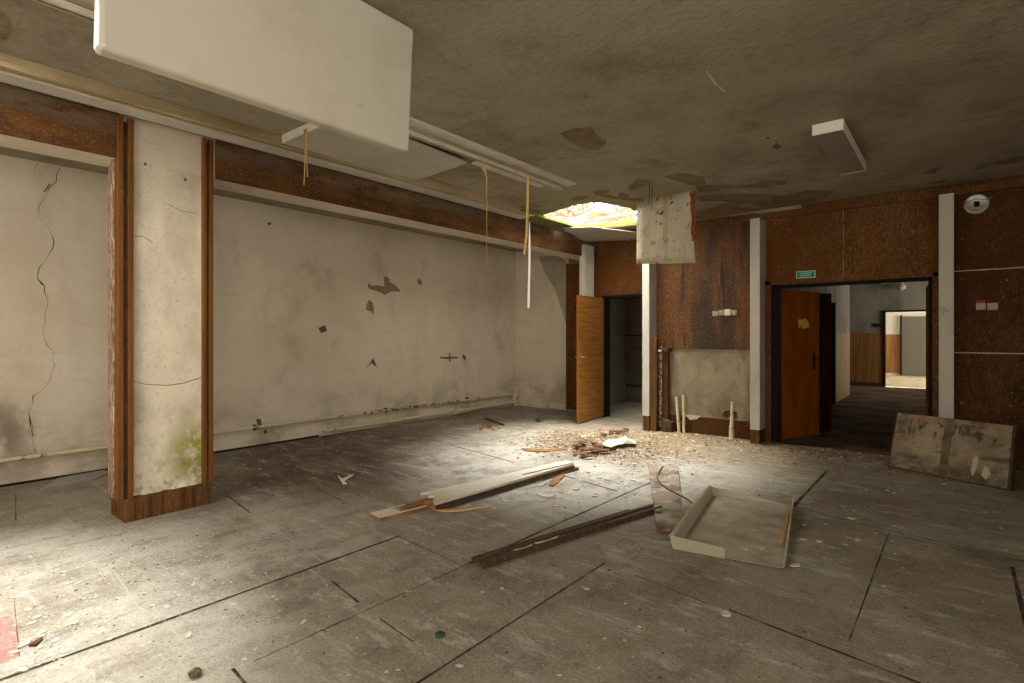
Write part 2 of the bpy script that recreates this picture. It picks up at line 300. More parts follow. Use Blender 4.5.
# ---------- mesh building
class MB:
    def __init__(s): s.v = []; s.f = []; s.m = []; s.sm = []
    def add(s, vs, fs, mi=0, smooth=False):
        o = len(s.v); s.v += [tuple(v) for v in vs]
        for f in fs: s.f.append([i+o for i in f]); s.m.append(mi); s.sm.append(smooth)
        return s
    def box(s, x0, x1, y0, y1, z0, z1, mi=0):
        vs = [(x, y, z) for z in (z0, z1) for y in (y0, y1) for x in (x0, x1)]
        return s.add(vs, [(0, 2, 3, 1), (4, 5, 7, 6), (0, 1, 5, 4), (2, 6, 7, 3), (0, 4, 6, 2), (1, 3, 7, 5)], mi)
    def hexa(s, b, t, mi=0):      # four bottom points, four top points, ccw
        vs = list(b)+list(t)
        return s.add(vs, [(3, 2, 1, 0), (4, 5, 6, 7), (0, 1, 5, 4), (1, 2, 6, 5), (2, 3, 7, 6), (3, 0, 4, 7)], mi)
    def prism(s, pts, off, mi=0):  # polygon (list of Vector) extruded by vector off
        n = len(pts); off = Vector(off)
        vs = [Vector(p) for p in pts]+[Vector(p)+off for p in pts]
        fs = [list(range(n))[::-1], list(range(n, 2*n))]
        fs += [(i, (i+1) % n, n+(i+1) % n, n+i) for i in range(n)]
        return s.add(vs, fs, mi)
    def tube(s, pts, r, n=10, mi=0, smooth=True, flat=1.0):
        pts = [Vector(p) for p in pts]; rs = r if isinstance(r, (list, tuple)) else [r]*len(pts)
        rings = []; up0 = None
        for i, p in enumerate(pts):
            t = (pts[min(i+1, len(pts)-1)]-pts[max(i-1, 0)]).normalized()
            if up0 is None:
                a = Vector((0, 0, 1)) if abs(t.z) < .9 else Vector((1, 0, 0))
            else: a = up0
            u = (a-t*a.dot(t)).normalized(); w = t.cross(u); up0 = u
            rings.append([p+(u*math.cos(2*math.pi*k/n)*flat+w*math.sin(2*math.pi*k/n))*rs[i] for k in range(n)])
        vs = [v for rg in rings for v in rg]
        fs = [(i*n+k, i*n+(k+1) % n, (i+1)*n+(k+1) % n, (i+1)*n+k) for i in range(len(pts)-1) for k in range(n)]
        s.add(vs, fs, mi, smooth)
        s.add(rings[0], [list(range(n))[::-1]], mi); s.add(rings[-1], [list(range(n))], mi)
        return s
    def ribbon(s, pts, w, th, side, mi=0):  # flat strip of width w along `side`, thickness th
        side = Vector(side).normalized()
        pts = [Vector(p) for p in pts]
        vs = []
        for i, p in enumerate(pts):
            t = (pts[min(i+1, len(pts)-1)]-pts[max(i-1, 0)]).normalized(); nn = t.cross(side).normalized()
            ww = w[i] if isinstance(w, (list, tuple)) else w
            vs += [p-side*ww/2-nn*th/2, p+side*ww/2-nn*th/2, p+side*ww/2+nn*th/2, p-side*ww/2+nn*th/2]
        fs = [(i*4+k, i*4+(k+1) % 4, i*4+4+(k+1) % 4, i*4+4+k) for i in range(len(pts)-1) for k in range(4)]
        e = (len(pts)-1)*4
        fs += [(3, 2, 1, 0), (e, e+1, e+2, e+3)]
        return s.add(vs, fs, mi)
    def lathe(s, prof, c, axis='Z', n=24, mi=0):   # prof: (r, h)
        c = Vector(c); vs = []
        for r, h in prof:
            for k in range(n):
                a = 2*math.pi*k/n; x, y = r*math.cos(a), r*math.sin(a)
                vs.append(c+(Vector((x, y, h)) if axis == 'Z' else Vector((x, -h, y)) if axis == 'Y' else Vector((h, x, y))))
        fs = [(i*n+k, i*n+(k+1) % n, (i+1)*n+(k+1) % n, (i+1)*n+k) for i in range(len(prof)-1) for k in range(n)]
        s.add(vs, fs, mi, True)
        return s.add(vs[:n], [list(range(n))[::-1]], mi).add(vs[-n:], [list(range(n))], mi)
    def flat(s, outer, holes=(), mi=0):
        polys = [[Vector(p) for p in outer]]+[[Vector(p) for p in h] for h in holes]
        tris = tessellate_polygon(polys)
        return s.add([p for q in polys for p in q], [tuple(t) for t in tris], mi)
    def slab(s, outer, holes, dz, mi=0, side_mi=None):
        o = [Vector(p) for p in outer]; hs = [[Vector(p) for p in h] for h in holes]; up = Vector((0, 0, dz))
        s.flat(o, hs, mi); s.flat([p+up for p in o], [[p+up for p in h] for h in hs], mi)
        for lp in [o]+hs:
            n = len(lp)
            s.add(lp+[p+up for p in lp], [(i, (i+1) % n, n+(i+1) % n, n+i) for i in range(n)], mi if side_mi is None else side_mi)
        return s
    def build(s, name, mats, parent=None, bevel=0, loc=None):
        me = bpy.data.meshes.new(name); me.from_pydata(s.v, [], s.f)
        for m in (mats if isinstance(mats, (list, tuple)) else [mats]): me.materials.append(m)
        for p, mi, sm in zip(me.polygons, s.m, s.sm): p.material_index = mi; p.use_smooth = sm
        me.validate(); me.update()
        o = bpy.data.objects.new(name, me); COL.objects.link(o)
        if parent: o.parent = parent
        if loc is not None: o.location = loc
        if bevel:
            b = o.modifiers.new('edge', 'BEVEL'); b.width = bevel; b.segments = 2; b.limit_method = 'ANGLE'
        return o

def tag(o, label=None, cat=None, group=None, kind=None):
    if label: o['label'] = label
    if cat: o['category'] = cat
    if group: o['group'] = group
    if kind: o['kind'] = kind
    return o
def empty(name, loc, label=None, cat=None, group=None, kind=None):
    o = bpy.data.objects.new(name, None); COL.objects.link(o); o.location = loc; o.empty_display_size = .1
    return tag(o, label, cat, group, kind)
def struct(o, label=None, cat=None): return tag(o, label, cat, kind='structure')
def rel(o, e):     # keep a part's world place under its thing
    o.parent = e; o.matrix_parent_inverse = Matrix.Translation(-Vector(e.location)); return o

def jag(pts, step, amp, seed):
    """a closed outline with torn edges"""
    r = random.Random(seed); out = []
    n = len(pts)
    for i in range(n):
        a, b = Vector(pts[i]), Vector(pts[(i+1) % n]); L = (b-a).length; k = max(1, int(L/step))
        nrm = Vector((-(b-a).y, (b-a).x, 0)).normalized()
        for j in range(k):
            out.append(a+(b-a)*(j/k)+(nrm*r.uniform(-amp, amp) if j else Vector((0, 0, 0))))
    return out

# =====================================================================  SETTING
# ---- floor, with its panel joints and one bare terrazzo square
XL, YF, XR, YB = -6.8, -3.2, 2.6, 7.65
f = MB()
f.add([(XL-.2, YF-.2, 0), (XR+.2, YF-.2, 0), (XR+.2, YB, 0), (XL-.2, YB, 0), (XL-.2, 10.6, 0), (-3.0, 10.6, 0), (-3.0, YB, 0)],
      [(0, 1, 2, 6, 3), (3, 6, 5, 4)], 0)
def joint(x0, y0, x1, y1, w=.012, mi=1):
    a, b = Vector((x0, y0, .0015)), Vector((x1, y1, .0015)); n = Vector((-(b-a).y, (b-a).x, 0)).normalized()
    k = max(2, int((b-a).length/.12)); vs = []
    rr = random.Random(int(x0*100+y0*37))
    for i in range(k+1):
        p = a+(b-a)*i/k; ww = w*(rr.uniform(.28, .46) if w > .015 else rr.uniform(.15, .42))
        vs += [p-n*ww, p+n*ww]
    f.add(vs, [(2*i, 2*i+2, 2*i+3, 2*i+1) for i in range(k)], mi)
for g in [(-3.0, -1, -3.0, 2.43, .03), (-3.0, 2.42, -2.33, 2.36), (-2.33, 1.1, -2.31, 2.4, .012), (-2.31, 2.4, -2.24, 5.0, .026), (-1.68, .9, -1.67, 2.95, .016),
          (-1.03, 4.86, -1.03, 6.38, .04), (-.75, 4.78, .36, 4.60, .016), (-.9, 2.84, .2, 2.68, .02), (-1.45, 2.9, -1.0, 2.83), (-.38, 2.9, -.37, 4.64, .012),
          (.26, 3.5, .26, 4.45, .025), (-2.75, 1.74, -2.42, 1.69, .018), (-2.2, 1.66, -1.92, 1.63, .01), (-2.35, 1.02, -2.1, 1.0, .02), (-5.0, 4.85, -3.75, 4.63, .028),
          (-4.9, 2.09, -4.3, 2.0, .016), (-4.5, 2.7, -3.85, 2.62, .012), (-3.1, 4.52, -2.35, 4.36, .034), (-4.82, 1.2, -4.78, 6.2, .01),
          (-1.1, 4.92, -.62, 4.78, .012), (-.4, 6.75, -.37, 6.95, .02), (-4.05, 4.6, -4.02, 6.2, .008), (-.35, 4.62, .36, 4.58, .012)]:
    joint(*g)
f.add([(-3.66, -.1, .0015), (-3.13, -.1, .0015), (-3.15, .47, .0015), (-3.66, .52, .0015)], [(0, 1, 2, 3)], 2)
joint(-3.15, .47, -3.9, .56, .008, 3); joint(-6.4, .93, -5.5, .80, .014, 3)
for g in ((-3.9, 1.0, -3.0, .92, .013), (-4.25, 2.0, -3.02, 1.85, .011), (-3.0, .98, -2.4, .95, .008)): joint(*g, 4)
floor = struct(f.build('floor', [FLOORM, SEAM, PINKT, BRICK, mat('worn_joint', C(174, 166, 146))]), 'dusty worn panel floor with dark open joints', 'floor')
st = MB().box(-1.95, .8, 7.34, 7.36, 0, .004)
struct(st.build('trim_1', SEAM), 'dark threshold strip in the floor before the double doorway', 'threshold')

# ---- ceiling with the two torn roof openings over the light band
hole_a = jag([P(x, y, CEIL) for x, y in ((540, 216.5), (572, 206), (601, 202.5), (622, 206.5), (641, 212), (642, 225), (566, 229))], .12, .03, 3)
hole_b = jag([(-4.28, -.55, CEIL), (-3.15, -.55, CEIL), (-3.15, .34, CEIL), (-3.44, .40, CEIL), (-4.28, .46, CEIL)], .15, .04, 5)
c = MB()
c.slab([(-4.88, YF, CEIL), (XR, YF, CEIL), (XR, YB, CEIL), (-3.3, YB, CEIL), (-3.3, 8.3, CEIL), (-4.88, 8.3, CEIL)], [hole_a, hole_b], .06, 0, 4)
def zoompts(pts, ox, oy, sc): return [(ox+x/sc, oy+y/sc) for x, y in pts]
peels = [[(560, 133), (575, 128), (592, 127), (596, 134), (607, 142), (598, 150), (585, 149), (570, 142)]]
Z1 = lambda p: zoompts(p, 560, 100, 3.413)
peels += [Z1([(230, 298), (262, 270), (308, 272), (316, 288), (240, 308)]),
          Z1([(355, 262), (400, 248), (440, 250), (490, 262), (500, 288), (600, 290), (670, 286), (690, 272), (770, 274), (776, 285), (700, 297), (560, 302), (500, 318), (470, 312), (460, 292), (400, 276)]),
          Z1([(462, 330), (560, 318), (700, 320), (760, 326), (850, 306), (945, 310), (880, 340), (780, 366), (700, 372), (640, 350), (600, 362), (560, 345), (480, 345)]),
          Z1([(470, 382), (560, 352), (690, 372), (640, 390), (520, 408), (460, 412)]),
          Z1([(648, 74), (660, 70), (682, 86), (660, 94)]),
          zoompts([(265, 160), (310, 135), (385, 130), (420, 142), (340, 178), (280, 180)], 540, 180, 8.53),
          zoompts([(445, 92), (520, 80), (590, 82), (596, 97), (545, 118), (600, 124), (655, 148), (680, 108), (735, 108), (762, 138), (760, 152), (870, 150), (884, 176), (800, 180), (620, 158), (520, 140), (470, 120)], 540, 180, 8.53),
          zoompts([(150, 215), (200, 204), (225, 212), (170, 226)], 540, 180, 8.53),
          zoompts([(718, 516), (745, 500), (785, 495), (752, 516)], 680, 0, 2.97),
          zoompts([(735, 542), (800, 530), (792, 541), (745, 546)], 680, 0, 2.97),
          zoompts([(872, 502), (905, 484), (1018, 460), (1030, 478), (940, 490), (880, 503)], 680, 0, 2.97),
          [(0, 10), (9, 18), (13, 30), (6, 40), (0, 42)], [(590, 142), (592, 143), (591, 144)], [(300, 22), (306, 26), (300, 30)]]
for q in peels:
    c.flat([P(x, y, CEIL)-Vector((0, 0, .002)) for x, y in q], mi=1)
def vein(pts, zpl, w=.006, mi=2):
    q = [P(x, y, CEIL)-Vector((0, 0, .003)) for x, y in pts]
    for a, b in zip(q, q[1:]):
        n = Vector((-(b-a).y, (b-a).x, 0)).normalized()*w
        c.add([a-n*.6, a+n*.6, b+n, b-n], [(0, 1, 2, 3)], mi)
vein([(706, 70), (716, 84), (726, 92)], 0, .007, 3)
for q in ([(772, 146), (776, 143), (782, 146), (776, 149)], [(765, 138), (768, 136), (771, 139)], [(774, 141), (777, 140), (778, 142)]):
    c.flat([P(x, y, CEIL)-Vector((0, 0, .003)) for x, y in q], mi=2)
struct(c.build('ceiling', [CEILM, PEEL, CRACK, FLAKE, MOSSM]), 'stained rough plaster ceiling with peeled patches and a roof opening', 'ceiling')

# ---- left side: set-back wall behind the pillar, recess end, beam
w = MB().box(XL-.2, XL, YF-.2, 8.45, 0, 3.06, 0)
def wpatch(pts, mi, e=.002):
    w.flat([onX(x, y, XL)+Vector((e, 0, 0)) for x, y in pts], mi=mi)
Z2 = lambda p: zoompts(p, 330, 260, 6.827)
wpatch(Z2([(256, 165), (270, 158), (282, 176), (320, 172), (372, 180), (366, 118), (385, 108), (408, 132), (405, 150), (440, 165), (478, 205), (474, 216), (420, 214), (372, 240), (350, 222), (290, 204), (262, 195)]), 1)
wpatch(Z2([(268, 272), (290, 290), (300, 330), (294, 376), (276, 350), (244, 340), (250, 300)]), 1)
wpatch(Z2([(594, 136), (610, 128), (628, 146), (626, 170), (608, 172), (596, 156)]), 1)
for q in ([(318, 328), (325, 325), (327, 331), (321, 333)], [(365, 370), (373, 358), (377, 367), (371, 363)],
          [(256, 419), (261, 419), (262, 428), (258, 430)], [(263, 431), (266, 429), (268, 433), (264, 434)], [(463, 354), (466, 357), (465, 361), (462, 357)],
          [(440, 357), (458, 357), (458, 358.4), (446, 359), (440, 358.3)], [(449, 353), (450.3, 353), (450.3, 362), (449, 362)],
          [(267, 223), (271, 222), (271, 225), (268, 225)]):
    wpatch(q, 2)
def crack(pts, width, seed):
    r = random.Random(seed)
    q = [onX(x, y, XL)+Vector((.003, 0, 0)) for x, y in pts]
    fine = []
    for a, b in zip(q, q[1:]):
        k = max(1, int((b-a).length/.06))
        for j in range(k):
            fine.append(a+(b-a)*j/k+(Vector((0, r.uniform(-.02, .02), 0)) if j else Vector((0, 0, 0))))
    fine.append(q[-1])
    vs = []
    for i, p in enumerate(fine):
        ww = width*(.08+.42*r.random()**2.5)
        vs += [p-Vector((0, ww, 0)), p+Vector((0, ww, 0))]
    w.add(vs, [(2*i, 2*i+1, 2*i+3, 2*i+2) for i in range(len(fine)-1)], 2)
crack([(60, 168), (56, 182), (46, 195), (38, 212), (50, 230), (54, 242), (39, 268), (37, 279), (44, 285), (48, 300), (45, 322), (44, 338), (54, 352), (52, 372), (46, 386), (33, 396), (29, 412), (33, 425), (32, 437), (36, 452)], .011, 4)
crack([(40, 155), (34, 170)], .004, 5)
crack([(50, 184), (44, 192)], .02, 6); crack([(37, 278), (43, 285)], .028, 8); crack([(29, 414), (33, 436)], .022, 9)
crack([(205, 206), (232, 212), (244, 219)], .005, 12); crack([(322, 331), (390, 352), (440, 350)], .003, 13)
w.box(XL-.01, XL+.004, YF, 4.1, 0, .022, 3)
struct(w.build('wall_left', [PLASTER, PATCHW, CRACK, DARK]), 'stained plaster wall set back behind the pillar', 'wall')
w = MB().box(XL, -4.86, 8.43, 8.6, 0, 3.06, 0)
w.box(-5.58, -5.33, 8.39, 8.43, .03, 2.72, 1); w.box(-5.33, -4.86, 8.37, 8.43, 0, 2.72, 1)
w.flat([onY(x, y, 8.43)-Vector((0, .002, 0)) for x, y in zoompts([(590, 80), (640, 75), (672, 90), (672, 280), (640, 180), (610, 130)], 340, 230, 2.97)], mi=4)
w.flat([onY(x, y, 8.43)-Vector((0, .003, 0)) for x, y in [(549, 402), (566, 404), (566, 410), (550, 408)]], mi=3)
struct(w.build('wall_recess', [PLASTER, BROWN, PATCHW, WHITEL, mat('old_plaster_pale', C(160, 148, 124), layers=[dict(scale=3, lo=.4, hi=.7, color=C(146, 133, 108), fac=.8)])]), 'plaster end wall of the recess beside the oak door', 'wall')
b = MB().box(XL-.2, -4.88, YF, 8.6, 3.06, 3.10, 0)
struct(b.build('ceiling_recess', CEILM))
b = MB().box(-5.17, -4.84, YF, 8.37, 2.72, 3.06, 0)
bm = struct(b.build('beam', PLASTER), 'long beam clad with stained brown board above the recess', 'beam')
b = MB()
for y0, y1 in ((YF, .79), (.792, 1.27), (1.96, 4.4), (4.402, 6.3), (6.302, 8.36)):
    b.box(-4.84, -4.815, y0, y1, 2.715, 3.045)
bb = b.build('beam_board', BEAMM, bm)

# ---- pillar
pe = empty('pillar', (-5.1, 1.6, 0), 'plastered pillar framed in brown timber with mossy foot', 'pillar', kind='structure')
q = MB().box(-5.12, -4.845, 1.36, 1.86, .12, 3.05)
q.tube([(-4.843, 1.372, 1.05), (-4.843, 1.45, 1.02), (-4.843, 1.6, 1.0), (-4.843, 1.72, 1.01), (-4.843, 1.85, 1.05)], .0025, 5, 1)
q.tube([(-4.843, 1.6, 2.44), (-4.843, 1.70, 2.40), (-4.843, 1.8, 2.40)], .002, 5, 1)
q.tube([(-4.843, 1.38, 2.15), (-4.843, 1.43, 2.16), (-4.843, 1.5, 2.12)], .0025, 5, 1)
for y, z in ((1.45, 2.72), (1.73, 2.66)):
    q.lathe([(.012, 0), (.012, .006)], (-4.846, y, z), 'X', 10, 1)
# broken plaster lip above the skirting
rr = random.Random(3); lip = []
for i in range(15):
    lip.append(Vector((-4.84, 1.42+i*.030, .19+.012*math.sin(i*.9)+rr.uniform(-.012, .018))))
q.add([p for p in lip]+[Vector((-4.81, p.y, .16)) for p in lip], [(i, i+1, 16+i, 15+i) for i in range(14)], 0)
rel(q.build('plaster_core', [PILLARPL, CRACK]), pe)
def post(y0, y1, x0, x1, z0, z1, m, bev=.006):
    rel(MB().box(x0, x1, y0, y1, z0, z1).build('timber_post', m, bevel=bev), pe)
post(1.327, 1.362, -4.845, -4.80, .17, 3.03, TIMBER)      # front left strip
post(1.26, 1.30, -4.88, -4.80, .17, 3.03, TIMBER)
post(1.255, 1.345, -4.955, -4.885, .17, 3.0, TIMBERW)
post(1.275, 1.36, -5.10, -4.965, .17, 2.71, TIMBERW)     # weathered side boards
post(1.850, 1.880, -4.845, -4.80, .17, 3.03, TIMBER)
post(1.897, 1.935, -4.92, -4.81, .17, 3.03, TIMBER)
q = MB().box(-4.87, -4.83, 1.29, 1.34, .17, 3.0).box(-4.87, -4.83, 1.87, 1.905, .17, 3.0)
rel(q.build('shadow_gap', DARKT), pe)
q = MB().box(-5.12, -4.785, 1.30, 1.90, 0, .175)
rel(q.build('skirting', POSTM, bevel=.006), pe)

# ---- back wall
def wall_part(name, boxes, mats, label=None):
    m_ = MB()
    for bx in boxes: m_.box(*bx)
    return struct(m_.build(name, mats), label, 'wall' if label else None)
wp = MB()
wp.box(-3.30, -1.94, 7.65, 7.80, 0, 3.05, 0)
wp.box(-3.57, -3.30, 7.65, 8.30, 0, 3.05, 0)
wp.box(-3.46, -2.06, 7.625, 7.65, 1.20, 3.02, 1)       # brown panel above
wp.box(-3.46, -2.06, 7.625, 7.65, 0, .24, 2)           # red-brown skirting
wp.box(-2.80, -2.795, 7.622, 7.626, 1.2, 2.95, 3)
rr = random.Random(9)
for i in range(26):                                     # broken plaster edge over the skirting
    x = -3.35+i*.049
    wp.box(x, x+.05, 7.632, 7.652, .2, .24+rr.uniform(0, .03), 0)
wp.flat([onY(x, y, 7.62) for x, y in [(684, 414), (701, 416), (697, 419), (690, 420)]], mi=4)
wp.flat([onY(x, y, 7.646) for x, y in [(722, 416), (724, 411), (730, 410), (737, 412), (738, 419), (730, 420)]], mi=3)
struct(wp.build('wall_back', [LOWPL, BROWNS, BROWND, DARKT, FLAKE]), 'back wall of streaked brown panel over bare plaster', 'wall')
wp = MB()
wp.box(-1.94, -.155, 7.65, 7.80, 2.10, 3.05, 0)
wp.box(-1.064, -1.058, 7.646, 7.652, 2.12, 2.93, 1)
struct(wp.build('wall_lintel', [BROWN, TIMBERW]), 'brown panelled lintel over the double doorway', 'wall')
wp = MB().box(-.155, XR, 7.65, 7.80, 0, 3.05, 0)
wp.box(-.02, XR, 7.645, 7.652, 2.09, 2.10, 1); wp.box(-.02, XR, 7.645, 7.652, 1.202, 1.214, 1)
struct(wp.build('wall_back_panelled', [BROWND, WHITEL]), 'dark brown panelled wall with two pale horizontal joints', 'wall')
# top ledge of the back wall
tb = MB()
for x0, x1, d in ((-3.3, -2.1, .05), (-2.1, -.16, .045), (-.16, XR, .04)):
    tb.box(x0, x1, 7.65-d, 7.65, 2.92, 3.0, 0)
rr = random.Random(2)
x = -3.3
while x < -1.55:
    x1 = x+rr.uniform(.06, .16)
    tb.box(x, x1, 7.63, 7.66, 2.985+rr.uniform(0, .02), 3.05, 1); x = x1
struct(tb.build('trim_2', [BROWN, LOWPL]), 'brown ledge along the top of the back wall', 'trim')
# alcove with the small door
wp = MB()
wp.box(-4.86, -4.70, 8.2, 8.36, 0, 3.05, 0); wp.box(-3.80, -3.56, 8.2, 8.36, 0, 3.05, 0); wp.box(-4.70, -3.80, 8.2, 8.36, 2.06, 3.05, 0)
struct(wp.build('wall_alcove', BROWN), 'brown panel over the small store doorway', 'wall')
# other walls of the room, out of frame, with the window openings behind the viewpoint
wp = MB()
W_WIN = [(-5.0, -3.8), (-2.2, -1.0)]
xs = [XL-.2]+[v for ab in W_WIN for v in ab]+[XR+.2]
for i in range(0, len(xs), 2): wp.box(xs[i], xs[i+1], YF-.2, YF, 0, 3.3)
for a, b_ in W_WIN: wp.box(a, b_, YF-.2, YF, 0, .8); wp.box(a, b_, YF-.2, YF, 2.75, 3.3)
struct(wp.build('wall_front', PLASTER))
for i, (a, b_) in enumerate(W_WIN):
    q = MB(); z0, z1 = .8, 2.75
    for bx in ((a, a+.06, z0, z1), (b_-.06, b_, z0, z1), (a, b_, z0, z0+.06), (a, b_, z1-.06, z1), ((a+b_)/2-.04, (a+b_)/2+.04, z0, z1)):
        q.box(bx[0], bx[1], YF-.14, YF-.07, bx[2], bx[3])
    struct(q.build('window_%d' % (i+1), WHITEL), 'window opening behind the viewpoint', 'window')
wp = MB().box(XR, XR+.2, .6, 7.8, 0, 3.3).box(XR, XR+.2, YF-.2, -2.9, 0, 3.3).box(XR, XR+.2, -2.9, .6, 0, .7).box(XR, XR+.2, -2.9, .6, 2.8, 3.3)
struct(wp.build('wall_right', PLASTER))
q = MB()
for bx in ((-2.9, -2.84, .7, 2.8), (.54, .6, .7, 2.8), (-2.9, .6, .7, .76), (-2.9, .6, 2.74, 2.8), (-1.19, -1.11, .7, 2.8)):
    q.box(XR+.06, XR+.13, bx[0], bx[1], bx[2], bx[3])
struct(q.build('window_3', WHITEL), 'wide window opening in the side wall behind the viewpoint', 'window')

# ---- white column casings
def column(x0, x1, y0, y1, z0, label, name):
    e = empty(name, ((x0+x1)/2, (y0+y1)/2, 0), label, 'column', kind='structure')
    rel(MB().box(x0, x1, y0, y1, z0, 2.90).build('casing', WHITEL, bevel=.004), e)
    rel(MB().box(x0+.005, x1-.005, y0+.005, y1, 0, z0).build('timber_foot', POSTM, bevel=.004), e)
    return e
column(-4.86, -4.75, 7.71, 8.0, .2, 'white column casing behind the open oak door', 'column_casing')
column(-3.57, -3.46, 7.38, 7.65, .22, 'white column casing right of the small store doorway', 'column_casing')
column(-2.066, -1.945, 7.38, 7.65, .18, 'white column casing left of the double doorway', 'column_casing')
c3 = column(-.146, -.02, 7.38, 7.65, .2, 'white column casing right of the double doorway with a scribble', 'column_casing')
q = MB()   # scribbled marks on the casing
def pen(pts, r=.0016):
    q.tube([onY(x, y, 7.3775) for x, y in pts], r, 5)
pen([(940.5, 307), (939.8, 309), (940.2, 311), (941.3, 312)])
pen([(940.6, 307), (942, 308), (943.2, 310), (943.6, 312.5), (943.4, 315)])
pen([(943.4, 310.5), (944.4, 308.5), (945, 307)]); pen([(944.6, 307), (946, 306.6)])
pen([(945, 310), (946, 312), (946.6, 309.5)]); pen([(947, 312), (948, 310), (948.7, 312.5)])
rel(q.build('scribble', INK), c3)

# ---- light band rails on the ceiling
def rail(x0, x1, y0, y1, inner, name, label):
    """flat white strip with a gold channel along its inner side"""
    e = empty(name, ((x0+x1)/2, (y0+y1)/2, 3.0), label, 'ceiling rail', kind='structure')
    zs = 3.03 if inner < 0 else 2.995
    if inner < 0: f0, f1, g0, g1 = x0+.06, x1, x0, x0+.06
    else: f0, f1, g0, g1 = x0, x1-.12, x1-.12, x1
    rel(MB().box(f0, f1, y0, y1, zs, 3.05).build('flat_strip', RAILW, bevel=.003), e)
    m_ = MB()
    for k in range(3):
        a = g0+(g1-g0)*k/3; b_ = g0+(g1-g0)*(k+.62)/3
        m_.box(a, b_, y0, y1-.1, 2.975+.006*(k % 2), 3.02)
    m_.box(g0, g1, y0, y1-.1, 3.01, 3.05)
    rel(m_.build('gold_channel', GOLD, bevel=.003), e)
    xe = g1 if inner < 0 else g0
    rel(MB().box(xe-.012, xe+.012, y0, y1-.1, 2.970, 3.0).build('pale_lip', RAILW, bevel=.003), e)
    return e
rail(-3.37, -3.19, .3, 5.0, -1, 'light_band_rail', 'white and gold ceiling rail behind the hanging diffuser, strips dangling from it')
struct(MB().box(-3.48, -3.375, 3.66, 4.7, 2.985, 3.0).build('trim_6', RAILW, bevel=.003), 'white lower flange of the near ceiling rail', 'trim')
rail(-4.66, -4.31, YF, 5.85, 1, 'light_band_rail', 'long white and gold ceiling rail above the brown beam board')
q = MB().box(-4.66, -4.54, 6.95, 7.95, 2.99, 3.03)
struct(q.build('trim_3', RAILW, bevel=.003), 'grey continuation of the ceiling rail past the roof opening', 'trim')
q = MB().box(-4.43, -4.30, 5.45, 5.84, 2.985, 3.05).box(-4.66, -4.36, 5.84, 6.95, 2.995, 3.04)
struct(q.build('trim_4', MOSSM, bevel=.01), 'moss covered lip of the ceiling rail below the roof opening', 'trim')
q = MB().box(-4.31, -3.42, 2.265, 2.285, 2.982, 3.05)
struct(q.build('trim_5', RAILW), 'bright cross piece where the ceiling cover starts', 'trim')

# ---- doors and what lies beyond
d1 = empty('door_1', (-4.70, 8.2, 0), 'oak veneer door standing open beside the recess', 'door', kind='structure')
q = MB().box(-4.70, -4.645, 8.17, 8.36, 0, 2.06).box(-3.86, -3.80, 8.17, 8.36, 0, 2.06).box(-4.70, -3.80, 8.17, 8.36, 2.02, 2.07)
rel(q.build('frame', BLACK, bevel=.004), d1)
lf = MB().hexa([(-4.665, 8.19, .02), (-4.705, 8.19, .02), (-4.625, 7.26, .02), (-4.585, 7.26, .02)],
               [(-4.665, 8.19, 2.03), (-4.705, 8.19, 2.03), (-4.625, 7.26, 2.03), (-4.585, 7.26, 2.03)], 0)
lo = rel(lf.build('leaf', [OAK], bevel=.003), d1)
eg = MB().hexa([(-4.59, 7.262, .02), (-4.625, 7.262, .02), (-4.625, 7.252, .02), (-4.59, 7.252, .02)],
               [(-4.59, 7.262, 2.03), (-4.625, 7.262, 2.03), (-4.625, 7.252, 2.03), (-4.59, 7.252, 2.03)])
eo = rel(eg.build('leaf_edge', DOOREDGE), d1)
hn = MB().box(-4.597, -4.582, 7.30, 7.335, .93, 1.12).tube([(-4.59, 7.315, 1.05), (-4.545, 7.315, 1.05), (-4.54, 7.35, 1.05), (-4.54, 7.43, 1.05)], .009, 8)
hn.tube([(-4.625, 7.315, 1.05), (-4.68, 7.315, 1.05), (-4.685, 7.42, 1.05)], .009, 8)
rel(hn.build('handle', STEEL), d1)
# small store behind door 1
q = MB().box(-5.5, -5.4, 8.6, 10.5, 0, 3.0).box(-5.5, -2.9, 10.4, 10.5, 0, 3.0).box(-3.0, -2.9, 8.36, 10.5, 0, 3.0).box(-5.5, -3.5, 8.36, 10.5, 2.7, 2.8).box(-3.1, -2.9, 8.36, 10.5, 2.7, 2.8).box(-3.5, -3.1, 8.36, 9.7, 2.7, 2.8)  # unseen gap left in this ceiling, added to let light into the store
q.box(-5.4, -4.86, 8.6, 8.7, 0, 3.0); q.box(-3.56, -3.0, 8.36, 8.46, 0, 3.0)
q.box(-5.4, -3.0, 10.385, 10.4, 1.38, 1.40, 1); q.tube([(-4.86, 10.36, .0), (-4.86, 10.36, 2.7)], .03, 10, 1)
struct(q.build('wall_store', [GREYW, DARK]), 'grey walls of the small store room behind the oak door', 'wall')
tag(MB().tube([(-5.35, 10.34, .35), (-4.4, 10.34, .35)], .02, 10).build('store_pipe', DARKT), 'low dark pipe on the far wall of the small store room', 'pipe')
tag(MB().tube([(-5.1, 10.384, 1.12), (-5.1, 10.3, 1.12), (-4.85, 10.3, 1.12), (-4.85, 10.384, 1.12)], .014, 8).build('wall_hook_rail', DARKT), 'short dark bar at mid height in the small store room', 'bar')

